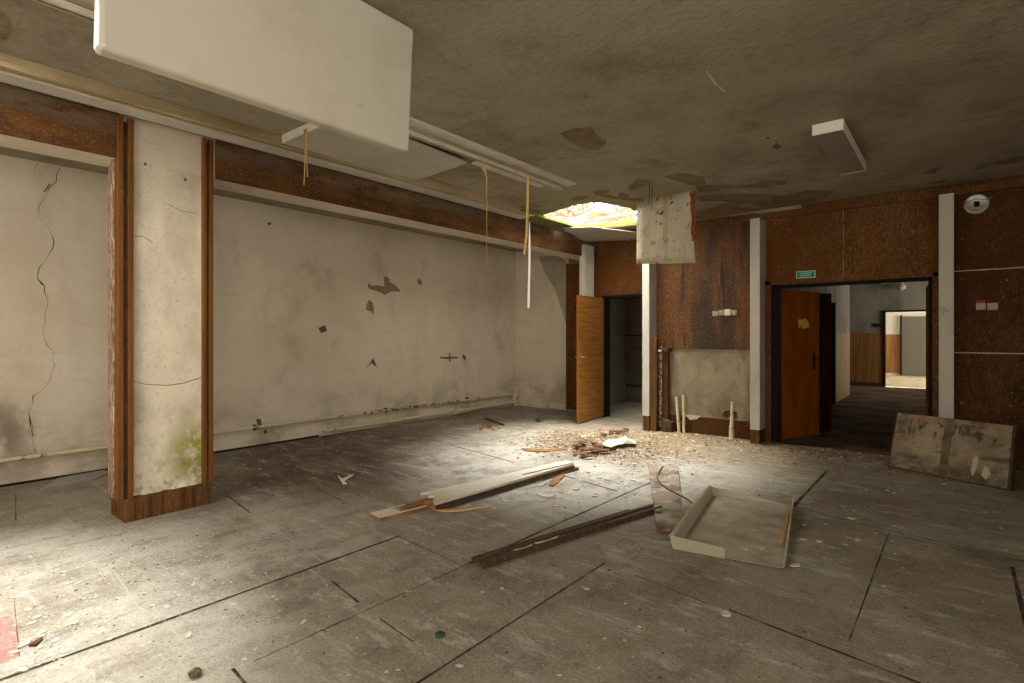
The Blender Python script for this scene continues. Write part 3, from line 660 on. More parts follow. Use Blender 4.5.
d2 = empty('door_2', (-1.02, 7.65, 0), 'double doorway with dark frame and orange-brown leaf swung into the corridor', 'door', kind='structure')
q = MB().box(-1.945, -1.875, 7.62, 7.82, 0, 2.10).box(-.208, -.15, 7.62, 7.82, 0, 2.10).box(-1.945, -.15, 7.62, 7.82, 2.05, 2.11)
rel(q.build('brown_frame', BROWN, bevel=.004), d2)
q = MB().box(-1.875, -1.79, 7.63, 7.85, 0, 2.05).box(-.243, -.208, 7.63, 7.85, 0, 2.05).box(-1.875, -.208, 7.63, 7.85, 2.02, 2.05)
rel(q.build('black_frame', BLACK, bevel=.003), d2)
def leaf(p0, p1, th, h, m, name, par, z0=.015):
    a, b_ = Vector((p0[0], p0[1], z0)), Vector((p1[0], p1[1], z0)); n = Vector(((b_-a).y, -(b_-a).x, 0)).normalized()*th
    return rel(MB().hexa([a, b_, b_-n, a-n], [v+Vector((0, 0, h)) for v in (a, b_, b_-n, a-n)]).build(name, m, bevel=.003), par)
L1 = leaf((-1.80, 7.79), (-1.47, 8.52), .04, 1.98, ORANGED, 'leaf', d2)
dv = Vector((.33, .73, 0)).normalized(); dn = Vector((.73, -.33, 0)).normalized()
def onleaf(s, z, off=0): return Vector((-1.80, 7.79, z))+dv*s+dn*off
q = MB().hexa([onleaf(.66, .93, .001), onleaf(.70, .93, .001), onleaf(.70, .93, .008), onleaf(.66, .93, .008)],
              [onleaf(.66, 1.16, .001), onleaf(.70, 1.16, .001), onleaf(.70, 1.16, .008), onleaf(.66, 1.16, .008)])
q.tube([onleaf(.68, 1.08, .005), onleaf(.68, 1.08, .05), onleaf(.57, 1.08, .052)], .01, 8)
rel(q.build('handle', DARK), d2)
sh = [onleaf(.35, 1.61, .003), onleaf(.36, 1.50, .003), onleaf(.40, 1.51, .006), onleaf(.47, 1.485, .012), onleaf(.55, 1.50, .02), onleaf(.555, 1.58, .018), onleaf(.50, 1.625, .008), onleaf(.42, 1.61, .004)]
yn = MB().prism(sh, dn*.001)
tag(yn.build('paper_notice', YEL), 'torn yellow paper notice stuck on the orange-brown door leaf', 'notice')
L2 = leaf((-1.86, 8.34), (-1.385, 8.93), .045, 1.98, DARKDOOR, 'leaf', d2); L2['label'] = 'dark door leaf folded behind the orange one'
L3 = leaf((-.247, 7.86), (-.300, 8.64), -.042, 1.98, ORANGED, 'leaf', d2); L3['label'] = 'brown door leaf seen edge-on at the right jamb'
# corridor
q = MB()
for x0, x1, y0, y1 in ((-2.1, -1.93, 7.8, 10.9), (-2.1, -1.93, 12.75, 14.8), (-3.6, -2.1, 14.7, 14.8)):
    q.box(x0, x1, y0, y1, 0, 3.0, 0)
q.box(-2.1, -1.93, 10.9, 12.75, 2.05, 3.0, 0)
q.box(-2.1, -1.925, 12.75, 14.805, .02, 1.45, 1)
q.box(-2.14, -1.925, 7.8, 10.9, .02, 1.45, 1)
struct(q.build('wall_corridor_left', [CORRPL, WAINP]), 'corridor side wall with pale wainscot', 'wall')
q = MB().box(-2.02, -1.90, 12.62, 12.76, 0, 2.06).box(-2.02, -1.90, 10.88, 10.95, 0, 2.06)
struct(q.build('door_3', BLACK), 'dark door jamb on the corridor side wall', 'door')
q = MB().box(-3.6, -1.49, 17.74, 17.9, 0, 3.0, 0).box(-.55, 3.0, 17.74, 17.9, 0, 3.0, 0).box(-1.49, -.55, 17.74, 17.9, 2.02, 3.0, 0)
q.box(-3.6, -1.52, 17.725, 17.74, 0, 1.45, 1).box(-.5, 3.0, 17.725, 17.74, 0, 1.45, 1).box(-3.6, -1.52, 17.71, 17.74, 0, .1, 2)
struct(q.build('wall_corridor_end', [CORRPL, WAIN, DARKT]), 'corridor end wall with brown wainscot', 'wall')
q = MB().box(-1.54, -1.49, 17.7, 17.9, 0, 2.06).box(-.55, -.5, 17.7, 17.9, 0, 2.06).box(-1.54, -.5, 17.7, 17.9, 2.02, 2.06)
struct(q.build('door_4', BLACK), 'dark framed doorway into the bright far room', 'door')
q = MB().box(2.0, 2.2, 17.2, 17.74, 0, 3.0).box(2.0, 2.2, 15.2, 17.2, 0, 1.2).box(2.0, 2.2, 15.2, 17.2, 2.6, 3.0).box(2.0, 2.2, 7.8, 15.2, 0, 3.0)  # unseen window gap in this wall, added to light the corridor
struct(q.build('wall_corridor_right', CORRPL))
q = MB().box(-3.7, -3.6, 14.7, 17.9, 0, 3.0)
struct(q.build('wall_corridor_corner', CORRPL))
q = MB().box(-2.9, 2.2, 7.8, 17.9, 3.0, 3.15).box(-4.4, -2.9, 10.5, 17.9, 3.0, 3.15)
struct(q.build('ceiling_corridor', CORRPL))
# side room off the corridor (dark)
q = MB().box(-4.4, -4.3, 10.6, 13.0, 0, 3.0).box(-4.4, -2.1, 10.6, 10.7, 0, 3.0).box(-4.4, -2.1, 12.9, 13.0, 0, 3.0)
struct(q.build('wall_side_room', GREYW))
q = MB().add([(-3.0, 7.65, 0), (2.2, 7.65, 0), (2.2, 17.8, 0), (-4.4, 17.8, 0), (-4.4, 10.6, 0), (-3.0, 10.6, 0)], [(0, 1, 2, 3, 4, 5)])
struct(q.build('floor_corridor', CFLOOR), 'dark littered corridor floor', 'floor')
# bright far room
q = MB().box(-3.2, 3.0, 17.9, 23.0, -.1, 0)
struct(q.build('floor_far_room', mat('far_room_floor', C(196, 184, 156), layers=[dict(scale=3, lo=.5, hi=.65, color=C(150, 122, 84), fac=.8)])), 'pale littered floor of the far room', 'floor')
q = MB().box(-3.2, 3.0, 23.0, 23.2, 0, 3.0, 0).box(-3.2, 3.0, 22.98, 23.0, .08, 1.42, 1)
struct(q.build('wall_far_room', [WHITEW, WAIN]), 'white and timber far wall of the bright room', 'wall')
q = MB().box(-3.3, -3.2, 17.9, 23.2, 0, 3.0).box(-3.3, 3.1, 17.9, 23.2, 3.0, 3.1).box(3.0, 3.1, 17.9, 18.8, 0, 3).box(3.0, 3.1, 22.2, 23.2, 0, 3)
struct(q.build('wall_far_room_side', WHITEW))
q = MB().box(-1.45, -.2, 22.88, 22.97, .02, 2.03, 0).box(-1.50, -1.45, 22.86, 22.97, .02, 2.08, 1)
struct(q.build('door_5', [GREYD, BLACK]), 'grey door in the far wall of the bright room', 'door')

# =====================================================================  THINGS
# ---- hanging milky diffuser
def px_quad(pts, z): return [P(x, y, z) for x, y in pts]
q = MB()
X0, X1, Y0, Y1, Z0, Z1_ = -2.36, -2.30, .553, 1.925, 2.40, 3.045
vs = [(x, y, z) for z in (Z0, Z1_) for y in (Y0, Y1) for x in (X0, X1)]
q.add(vs, [(0, 2, 3, 1), (4, 5, 7, 6), (0, 1, 5, 4), (2, 6, 7, 3), (1, 3, 7, 5)])
q.v = [(x+(.04 if z > 3 else 0), y, z) for x, y, z in q.v]
hd = q.build('hanging_diffuser', ACRY, bevel=.014)
hd.modifiers['edge'].segments = 4
hd.modifiers.new('shell', 'SOLIDIFY').thickness = -.004
for p_ in hd.data.polygons: p_.use_smooth = False
tag(hd, 'large milky acrylic light cover hanging on edge from the ceiling', 'light cover')
for y in (.8, 1.7):
    hk = MB().tube([(-2.315, y, 2.99), (-2.315, y, 3.05)], .006, 6).build('hook', STEEL); hk.parent = hd

# ---- ceiling covers
q = MB()
o_ = [Vector((-4.33, 2.28, 2.99)), Vector((-3.40, 2.28, 2.99)), P(468, 163, 2.99), P(462, 165, 2.99), P(440, 172.5, 2.99), P(411, 182, 2.99)]
q.slab(o_, [], .012)
tag(q.build('ceiling_cover', COVER), 'smooth grey-white ceiling cover with a broken far edge, beside the hanging diffuser', 'ceiling cover')
q = MB()
o_ = [P(x, y, 2.97) for x, y in ((563, 228.5), (592, 227), (640, 232.8), (644, 240), (583, 241.6))]
q.slab(o_, [], .008)
tag(q.build('ceiling_cover', COVER), 'grey ceiling cover sagging below the far rim of the roof opening', 'ceiling cover')

# ---- rust spotted plate hanging on wires
tl, tr_, br_, bl_ = Vector((-3.09, 6.24, 3.05)), Vector((-2.325, 6.07, 3.05)), Vector((-2.29, 6.06, 2.215)), Vector((-3.10, 6.25, 2.29))
e = empty('hanging_plate', (-2.7, 6.15, 2.25), 'rust spotted pale metal plate hanging from the ceiling by wires', 'metal plate')
nb = Vector((.06, .035, 0))
back = Vector((.02, .05, 0))
q = MB()
N = 8; vs = []
for j in range(N+1):
    for i in range(N+1):
        u, v = i/N, j/N
        vs.append((bl_*(1-u)+br_*u)*(1-v)+(tl*(1-u)+tr_*u)*v+Vector((0, .005*math.sin(u*6)*math.sin(v*4), 0)))
q.add(vs, [(j*9+i, j*9+i+1, (j+1)*9+i+1, (j+1)*9+i) for j in range(N) for i in range(N)], 0, True)
pl = rel(q.build('sheet', RUSTP), e); pl.modifiers.new('shell', 'SOLIDIFY').thickness = .012
rr = random.Random(8); q = MB()
lo_, hi_ = [], []
for k in range(30):      # flaking rust along the right edge
    v = .30+k*.0235; p = br_*(1-v)+tr_*v
    lo_.append(p+Vector((rr.uniform(-.03, -.008), -.014, 0))); hi_.append(p+Vector((rr.uniform(.010, .03), rr.uniform(-.012, .012), 0)))
q.add(lo_+hi_+[p+Vector((0, .02, 0)) for p in hi_], [(k, 30+k, 31+k, k+1) for k in range(29)]+[(30+k, 60+k, 61+k, 31+k) for k in range(29)])
rel(q.build('rusty_edge', RUST), e)
for (x0, y0, x1, y1, uu) in ((649.5, 184, 650, 207, .2), (652, 186, 652.8, 210, .24)):
    a = P(x0, y0, CEIL); t = (x1-CX)/FPX; dd = 6.58
    b_ = Vector((dd*(-SN+CN*t), dd*(CN+SN*t)-.03, EYE+(HY-y1)*dd/FPX))
    rel(MB().tube([a, (a+b_)/2+Vector((0, 0, -.01)), b_], .004, 6).build('wire', DARK), e)

# ---- box lamp on the ceiling
e = empty('ceiling_lamp', (-.765, 5.46, 3.05), 'oblong white box lamp on the rough ceiling', 'lamp')
q = MB().box(-.872, -.668, 4.80, 6.12, 2.985, 3.045)
q.box(-.876, -.664, 4.785, 4.80, 2.962, 3.046).box(-.876, -.664, 6.12, 6.132, 2.962, 3.046)
q.box(-.669, -.664, 4.80, 6.12, 2.960, 3.044)
rel(q.build('housing', SWW, bevel=.002), e)
rel(MB().box(-.874, -.671, 4.802, 6.118, 2.964, 2.986).build('diffuser', mat('lamp_diffuser_grey', C(128, 117, 103), rough=.5)), e)

# ---- round lamp base on the wall
e = empty('wall_lamp', (.165, 7.65, 2.80), 'round bare lamp base high on the brown panel right of the white column', 'lamp')
rel(MB().lathe([(.108, 0), (.108, .02), (.095, .034), (.088, .03), (.02, .028)], (.165, 7.65, 2.80), 'Y', 28).build('base_plate', CHROME), e)
rel(MB().box(.145, .19, 7.59, 7.63, 2.77, 2.82).build('socket', BLACK, bevel=.003), e)
q = MB().tube([(.07, 7.61, 2.80), (.10, 7.60, 2.83), (.165, 7.60, 2.85), (.23, 7.60, 2.83), (.30, 7.61, 2.85)], .006, 8).tube([(.1, 7.612, 2.775), (.17, 7.606, 2.76), (.23, 7.612, 2.78)], .005, 8)
rel(q.build('wire_guard', STEEL), e)

# ---- switches
def switch(x0, y0, x1, y1, Y, m, label, group, rocker=True, th=.022):
    a, b_ = onY(x0, y1, Y), onY(x1, y0, Y)
    e = empty('wall_switch', ((a.x+b_.x)/2, Y, (a.z+b_.z)/2), label, 'switch', group)
    rel(MB().box(a.x, b_.x, Y-th, Y+.003, a.z, b_.z).build('plate', m, bevel=.004), e)
    if rocker:
        w_ = (b_.x-a.x)*.24; cx_ = (a.x+b_.x)/2; h_ = (b_.z-a.z)*.28; cz = (a.z+b_.z)/2
        rel(MB().box(cx_-w_, cx_+w_, Y-th-.006, Y-th+.002, cz-h_, cz+h_).build('rocker', m, bevel=.002), e)
g = 'row of four wall switches'
switch(712.8, 311.0, 718.2, 316.2, 7.625, SWB, 'beige wall switch, leftmost and lowest in the row of four', g)
switch(719.0, 310.0, 724.2, 315.4, 7.625, SWG, 'greenish wall switch beside the bright white one in the row of four', g)
switch(725.0, 309.2, 731.2, 315.5, 7.625, SWW, 'bright white wall switch in the row of four', g, th=.03)
switch(731.8, 310.0, 737.0, 315.2, 7.625, SWY, 'olive wall switch, rightmost in the row of four', g)
g = 'pair of wall switches right of the column'
switch(975.9, 302.8, 985.6, 310, 7.65, SWB, 'beige wall switch directly under the red label', g)
switch(987.2, 302.7, 997.8, 310, 7.65, SWB, 'beige wall switch right of the one under the red label', g)
a, b_ = onY(976, 302.2, 7.65), onY(985.2, 300.2, 7.65)
tag(MB().box(a.x, b_.x, 7.645, 7.652, a.z, b_.z).build('label_strip', RED), 'small red label above the pair of wall switches', 'label')

# ---- escape sign
a, b_ = onY(796.3, 278.4, 7.65), onY(815.4, 270.6, 7.65)
sx0, sx1, sz0, sz1 = a.x, b_.x, (a.z+onY(815.4, 277.7, 7.65).z)/2, (b_.z+onY(796.3, 271.6, 7.65).z)/2
e = empty('escape_sign', ((sx0+sx1)/2, 7.65, sz0), 'small green escape sign over the double doorway', 'sign')
rel(MB().box(sx0, sx1, 7.64, 7.652, sz0, sz1).build('border', SIGNW), e)
bw = .007
rel(MB().box(sx0+bw, sx1-bw, 7.637, 7.641, sz0+bw, sz1-bw).build('green_face', GREEN), e)
def lettering(txt, x, z, size, Y, par, m):
    cu = bpy.data.curves.new('lettering', 'FONT'); cu.body = txt; cu.size = size; cu.align_x = 'CENTER'; cu.align_y = 'CENTER'; cu.extrude = .0008
    cu.materials.append(m)
    t_ = bpy.data.objects.new('lettering_curve', cu); COL.objects.link(t_); bpy.context.view_layer.update()
    me = bpy.data.meshes.new_from_object(t_.evaluated_get(bpy.context.evaluated_depsgraph_get())); bpy.data.objects.remove(t_)
    me.materials.clear(); me.materials.append(m)
    o = bpy.data.objects.new('lettering', me); COL.objects.link(o)
    o.rotation_euler = (math.radians(90), 0, 0); o.location = (x, Y, z)
    o.parent = par; o.matrix_parent_inverse = Matrix.Translation(-Vector(par.location)); return o
hh = sz1-sz0
lettering('ÚNIKOVÝ', (sx0+sx1)/2, sz0+hh*.66, hh*.36, 7.636, e, SIGNW)
lettering('VÝCHOD', (sx0+sx1)/2, sz0+hh*.32, hh*.36, 7.636, e, SIGNW)
a, b_ = onY(872.3, 327.2, 17.74), onY(880, 323.2, 17.74)
e = empty('corridor_sign', ((a.x+b_.x)/2, 17.74, a.z), 'tiny dark sign on the corridor end wall beside the far doorway', 'sign')
rel(MB().box(a.x, b_.x, 17.72, 17.742, a.z, b_.z).build('plate', mat('sign_dark_olive', C(66, 62, 20), rough=.6)), e)
q = MB()
for k in range(3):
    x = a.x+(b_.x-a.x)*(.2+.3*k); q.box(x-.02, x+.02, 17.716, 17.722, a.z+.02, b_.z-.02)
rel(q.build('mark', BLACK), e)
c_ = onY(902, 286.5, 17.74)
e = empty('globe_lamp', (c_.x, 17.74, c_.z), 'frosted globe lamp above the far doorway in the corridor', 'lamp')
prof = [(.012, -.1)]+[(.1*math.sin(t_*math.pi/10), -.1*math.cos(t_*math.pi/10)) for t_ in range(1, 10)]+[(.012, .1)]
rel(MB().lathe(prof, (c_.x, 17.58, c_.z-.02), 'Z', 18).build('globe', WHITEL), e)
rel(MB().box(c_.x-.42, c_.x+.04, 17.62, 17.74, c_.z+.075, c_.z+.11).build('bracket', WHITEL), e)

# ---- pipes
e = empty('heating_pipe', (-6.74, 2.5, 0), 'cream twin heating pipes running low along the stained plaster wall', 'pipe')
rel(MB().tube([(-6.74, YF+.02, .262), (-6.74, 3, .252), (-6.74, 4.9, .248)], .021, 10).build('upper_run', PIPEM), e)
rel(MB().tube([(-6.74, 4.9, .248), (-6.74, 6.8, .246)], .0225, 10).build('peeled_run', PEELPIPE), e)
rel(MB().tube([(-6.74, 6.8, .246), (-6.74, 8.32, .238)], .021, 10).build('upper_run', PIPEM), e)
rel(MB().tube([(-6.74, 4.14, .075), (-6.74, 8.32, .075)], .026, 10).build('lower_run', PIPEM), e)
rel(MB().tube([(-6.70, 6.62, .075), (-6.70, 6.9, .075)], .045, 10).build('valve', PIPEM), e)
rel(MB().box(-6.78, -6.70, 8.29, 8.39, .0, .30).build('riser', PIPEM, bevel=.02), e)
for y in (3.2, 5.2, 7.0):
    rel(MB().box(-6.79, -6.735, y-.012, y+.012, .215, .285).build('bracket', DARKT), e)

def stub(pts, r, label, m=PIPEM, mi2=None):
    e_ = empty('pipe_stub', (pts[0][0], pts[0][1], 0), label, 'pipe stub', 'cut pipe stubs before the bare plaster')
    rel(MB().tube(pts, r, 10).build('pipe_run', m), e_)
    p = Vector(pts[-1]); rel(MB().tube([p, p+Vector((0, 0, .012))], (r if not isinstance(r, list) else r[-1])*1.12, 10).build('end_collar', m), e_)
    return e_
a = onY(679, 428, 7.52); b_ = onY(676, 398, 7.52)
stub([(a.x, 7.52, 0), (a.x-.005, 7.52, .12), (b_.x, 7.53, b_.z)], .021, 'cream pipe stub, leftmost of the three, leaning slightly')
a = onY(683.8, 396, 7.54)
s2 = stub([(a.x, 7.54, 0), (a.x, 7.54, .2), (a.x-.006, 7.54, a.z)], .021, 'cream pipe stub, middle of the three, upright beside the leaning one')
rel(MB().box(a.x-.12, a.x+.03, 7.55, 7.58, .13, .16).build('clamp', RUST), s2)
a = onY(731.5, 403, 7.50)
stub([(a.x, 7.50, 0), (a.x, 7.50, .17), (a.x+.004, 7.50, .21), (a.x+.008, 7.50, a.z-.04), (a.x+.012, 7.50, a.z)], [.034, .031, .026, .018, .018], 'tapering cream pipe stub standing alone, right of the other two stubs')
a = onY(660.5, 352, 7.52)
e = empty('wall_pipe', (a.x, 7.52, 0), 'peeling pale pipe standing beside the white column casing', 'pipe')
rel(MB().tube([(a.x, 7.52, .05), (a.x, 7.52, 1.24)], .026, 10).build('pipe_run', PEELPIPE), e)
rel(MB().tube([(a.x, 7.52, .18), (a.x+.06, 7.5, .16), (a.x+.15, 7.5, .15)], .03, 10).build('elbow', DARKT), e)
rel(MB().box(a.x+.03, a.x+.19, 7.46, 7.6, .0, .15).build('pipe_box', DARKT, bevel=.01), e)
tag(MB().box(-3.452, -3.355, 7.40, 7.46, 0, 1.36).build('timber_post', POSTM, bevel=.005), 'weathered upright timber post against the white column casing', 'timber post')
a = onY(666, 360, 7.58)
tag(MB().box(a.x-.035, a.x+.04, 7.55, 7.622, 0, 1.22).build('timber_post', POSTM, bevel=.005), 'brown upright batten between the peeling pipe and the bare plaster', 'timber post')
a = onY(655, 352, 7.46); b_ = onY(668, 345, 7.46)
e = empty('shelf_stub', ((a.x+b_.x)/2, 7.5, a.z), 'small dark ledge with a white lip above the peeling pipe', 'ledge')
rel(MB().box(a.x+.02, b_.x, 7.47, 7.62, a.z+.01, a.z+.05).build('ledge', DARKT), e)
rel(MB().box(a.x+.02, a.x+.10, 7.44, 7.475, a.z+.01, a.z+.035).build('white_lip', SWW), e)

# ---- strips and strings dangling from the ceiling
a = P(528, 176, 2.98); z_ = 2.2
tag(MB().ribbon([a, a+Vector((-.005, .0, -.3)), a+Vector((-.02, 0, -.6)), Vector((a.x-.04, a.y-.01, z_))], .024, .007, (CN, SN, 0)).build('hanging_strip', STRAW), 'tan strip dangling from the near ceiling rail', 'hanging strip')
a = P(529.5, 222, 2.99)
tag(MB().ribbon([a, a+Vector((0, 0, -.5)), a+Vector((-.01, 0, -.9)), Vector((a.x-.02, a.y, 1.78))], [.016, .03, .034, .03], .006, (CN, SN, 0)).build('hanging_strip', PALE), 'thin white strip dangling from the ceiling rail, longest of the strips', 'hanging strip')
a = P(483, 168, 2.985)
tag(MB().tube([a, a+Vector((.02, .01, -.03)), a+Vector((.035, .015, -.1)), a+Vector((.035, .015, -.5)), Vector((a.x+.035, a.y+.015, 2.06))], [.014, .012, .006, .003, .002], 6).build('hanging_string', STRAW), 'hair-thin strand dangling from the broken ceiling cover', 'string')
a = P(305, 131, 2.99)
e = empty('hanging_string', a, 'looped tan string dangling from the bright cross piece', 'string')
rel(MB().tube([a, a+Vector((-.015, 0, .02)), a+Vector((-.01, .01, -.1)), a+Vector((.0, .0, -.25)), a+Vector((-.015, 0, -.42))], .004, 6).build('strand', STRAW), e)
rel(MB().tube([a, a+Vector((.02, 0, .015)), a+Vector((.03, 0, -.08)), a+Vector((.025, 0, -.22)), a+Vector((.02, .01, -.36))], .004, 6).build('strand', STRAW), e)

# ---- broken white board on the floor
ZB = .075
c1, c2, c3_, c4 = P(420.4, 492.7, ZB), P(435, 503, ZB), P(574, 463.4, ZB), P(566, 460, ZB)
e = empty('broken_board', (c2.x, c2.y, 0), 'long white-faced board with a splintered end, lying before the pillar', 'board')
dn_ = Vector((0, 0, -.022))
q = MB()
top = [c1, c1*.96+c4*.04+Vector((.05, 0, 0)), c1*.99+c2*.01+(c2-c1)*.38+(c4-c1)*.012, (c1+c2)/2+(c4-c1)*.045, c2+(c1-c2)*.22+(c3_-c2)*.01, c2, c3_, c4]
q.prism([p+dn_ for p in top], -dn_)
rel(q.build('white_face', WBOARD, bevel=.003), e)
ax = (c4-c1).normalized(); sd = (c2-c1); sd -= ax*sd.dot(ax); sd.normalize()
b0 = P(370.5, 513, .03); b1 = P(376.5, 518.5, .03)
base = [b0, b1]
core0 = Vector((b0.x, b0.y, 0)); cs = (b1-b0); cs.z = 0; wd = cs.length; cs.normalize()
far = c4+sd*.03; far.z = 0
cd = (far-core0).normalized(); cs = Vector((cd.y, -cd.x, 0))
if cs.dot(sd) < 0: cs = -cs
Lc = (far-core0).length
q = MB().hexa([core0, core0+cs*.15, core0+cs*.15+cd*Lc, core0+cd*Lc], [v+Vector((0, 0, .028)) for v in (core0, core0+cs*.15, core0+cs*.15+cd*Lc, core0+cd*Lc)])
rel(q.build('under_board', RAWW), e)
q = MB().hexa([core0+Vector((0, 0, .028)), core0+cs*.15+Vector((0, 0, .028)), core0+cs*.15+cd*.6+Vector((0, 0, .028)), core0+cd*.6+Vector((0, 0, .028))], [core0+Vector((0, 0, .033)), core0+cs*.15+Vector((0, 0, .033)), core0+cs*.15+cd*.6+Vector((0, 0, .033)), core0+cd*.6+Vector((0, 0, .033))])
rel(q.build('white_tip', WBOARD), e)
q = MB(); rr = random.Random(4)
for k in range(9):           # splintered core resting on the under board
    o0 = .012+k*.014; st_ = rr.uniform(.17, .27) if k > 1 else .30
    p0 = core0+cs*o0+cd*st_+Vector((0, 0, .033)); L_ = .62-st_+rr.uniform(-.03, .05)
    h = rr.uniform(.012, .024)
    q.hexa([p0, p0+cs*.013, p0+cs*.013+cd*L_, p0+cd*L_], [p0+Vector((0, 0, .004)), p0+cs*.013+Vector((0, 0, .004)), p0+cs*.013+cd*L_+Vector((0, 0, h)), p0+cd*L_+Vector((0, 0, h))])
for k in range(6):
    p0 = c1+(c2-c1)*(.35+k*.1)+ax*rr.uniform(-.06, .01); p0.z = .03
    q.prism([p0, p0+ax*.12+sd*.015, p0+ax*.10+sd*.04], (0, 0, rr.uniform(.02, .035)))
rel(q.build('splintered_core', RAWW), e)
q = MB().hexa([c3_+dn_-sd*.03-ax*.7, c3_+dn_-sd*.005-ax*.7, c3_+dn_-sd*.005, c3_+dn_-sd*.03],
              [c3_-sd*.03-ax*.7+Vector((0, 0, .002)), c3_-sd*.005-ax*.7+Vector((0, 0, .002)), c3_-sd*.005+Vector((0, 0, .002)), c3_-sd*.03+Vector((0, 0, .002))])
rel(q.build('brown_edge', DARKT), e)
q = MB().hexa([c2+dn_+Vector((0, 0, -.028)), c2+dn_+sd*.01+Vector((0, 0, -.028)), c3_+dn_+sd*.01+Vector((0, 0, -.028)), c3_+dn_+Vector((0, 0, -.028))],
              [c2+dn_, c2+dn_+sd*.01, c3_+dn_+sd*.01, c3_+dn_])
m_ = q.build('edge_strip', DARKT); rel(m_, e); 
# ---- dark batten
A_, B_ = P(474, 557, .04), P(652, 503, .04); A_.z = B_.z = 0
dd = (B_-A_).normalized(); ss = Vector((dd.y, -dd.x, 0)); L_ = (B_-A_).length
e = empty('dark_batten', A_, 'dark grooved timber batten lying left of the acrylic tray', 'batten')
prf = [(-.005, 0), (.10, 0), (.10, .038), (.082, .04), (.078, .024), (.03, .022), (.024, .036), (-.005, .034)]
q = MB(); n = len(prf); vs = []
for u in (0, L_*.42, L_):
    for s_, z in prf: vs.append(A_+dd*u+ss*s_+Vector((0, 0, z)))
q.add(vs, [(i*n+k, (i+1)*n+k, (i+1)*n+(k+1) % n, i*n+(k+1) % n) for i in range(2) for k in range(n)]+[tuple(range(n)), tuple(range(2*n, 3*n))[::-1]])
rel(q.build('timber', DARKT), e)
q = MB()
for u, l_, s_ in ((.28, .16, .035), (.46, .22, .03), (.60, .10, .05)):
    p0 = A_+dd*u+ss*s_+Vector((0, 0, .024))
    q.prism([p0, p0+dd*l_*.5+ss*.018, p0+dd*l_, p0+dd*l_*.6+ss*.05, p0+dd*.02+ss*.035], (0, 0, .005))
rel(q.build('plaster_remnant', FLAKE), e)
A2 = A_-ss*.06+dd*.02
tag(MB().hexa([A2, A2+ss*.022, A2+ss*.012+dd*1.5, A2+dd*1.5-ss*.01], [v+Vector((0, 0, .016)) for v in (A2, A2+ss*.022, A2+ss*.012+dd*1.5, A2+dd*1.5-ss*.01)]).build('thin_lath', DARKT), 'thin dark lath lying along the left side of the dark batten', 'lath')

# ---- flat panel with a cable
k_ = [P(648.4, 464.2, .03), P(656.6, 528, .03), P(656.6, 528, .03)+Vector((.17*.9, .09, 0))*1.75, P(678, 465, .03)]
k_[2] = P(684, 530.5, .03)
e = empty('floor_panel', (k_[1].x, k_[1].y, 0), 'long grime-covered panel lying half under the acrylic tray', 'panel')
rel(MB().prism([p-Vector((0, 0, .016)) for p in k_], (0, 0, .016)).build('face', GREYP, bevel=.002), e)
rel(MB().prism([Vector((p.x, p.y, 0)) for p in k_], (0, 0, .012)).build('under_layer', DOOREDGE, bevel=.001), e)
cb = [P(x, y, .037) for x, y in ((663, 466), (660, 470), (657.5, 475), (657.5, 479), (661, 484), (668, 489), (678, 494), (687, 499), (692, 503), (695, 507))]
tag(MB().tube(cb, .0075, 8).build('loose_cable', CABLE), 'grey cable end curling across the grime-covered panel', 'cable')
gr = P(658.5, 512, .031)
tag(MB().lathe([(.03, 0), (.034, .004), (.02, .007), (.0, .007)], gr, 'Z', 12).build('moss_clump', LEAFM), 'small green moss ring on the grime-covered panel', 'moss clump')

# ---- acrylic tray on the floor
AX = Vector((.62, .107, 0)).normalized(); AY = Vector((-AX.y, AX.x, 0)); T0 = Vector((-1.424, 3.41, 0)); TW, TL, TH = .63, 1.35, .085
e = empty('acrylic_tray', T0, 'milky acrylic light cover lying open side up on the floor with a broken rim', 'light cover')
def T(u, v, z): return T0+AX*u+AY*v+Vector((0, 0, z))
rel(MB().hexa([T(0, 0, .004), T(TW, 0, .012), T(TW, TL, .012), T(0, TL, .004)], [T(0, 0, .009), T(TW, 0, .017), T(TW, TL, .017), T(0, TL, .009)]).build('sheet', ACRYD), e)
rel(MB().hexa([T(-.012, 0, .004), T(.022, 0, .004), T(.022, TL, .004), T(-.012, TL, .004)], [T(-.03, -.012, TH+.015), T(.005, -.012, TH+.015), T(.005, TL, TH+.015), T(-.03, TL, TH+.015)]).build('side_rim', ACRYR, bevel=.006), e)
rel(MB().hexa([T(0, 0, .003), T(.31, -.002, .005), T(.31, .006, .005), T(0, .006, .003)], [T(-.03, -.02, TH+.012), T(.31, -.02, .078), T(.31, -.012, .078), T(-.03, -.012, TH+.012)]).build('front_rim', ACRYR, bevel=.002), e)
rel(MB().hexa([T(0, TL-.006, .004), T(TW, TL-.006, .012), T(TW, TL, .012), T(0, TL, .004)], [T(-.02, TL+.006, TH), T(TW*.55, TL+.006, .05), T(TW*.55, TL+.012, .05), T(-.02, TL+.012, TH)]).build('back_rim', ACRYR), e)
rel(MB().hexa([T(TW-.008, 0, .012), T(TW, 0, .012), T(TW, TL, .012), T(TW-.008, TL, .012)], [T(TW+.012, .0, .03), T(TW+.018, .0, .03), T(TW+.02, TL, .095), T(TW+.012, TL, .095)]).build('side_rim', ACRYD), e)
rel(MB().hexa([T(TW-.035, .42, .018), T(TW-.015, .42, .018), T(TW-.004, TL-.02, .018), T(TW-.024, TL-.02, .018)], [T(TW-.035, .42, .026), T(TW-.015, .42, .026), T(TW-.004, TL-.02, .026), T(TW-.024, TL-.02, .026)]).build('loose_strip', STRAW), e)

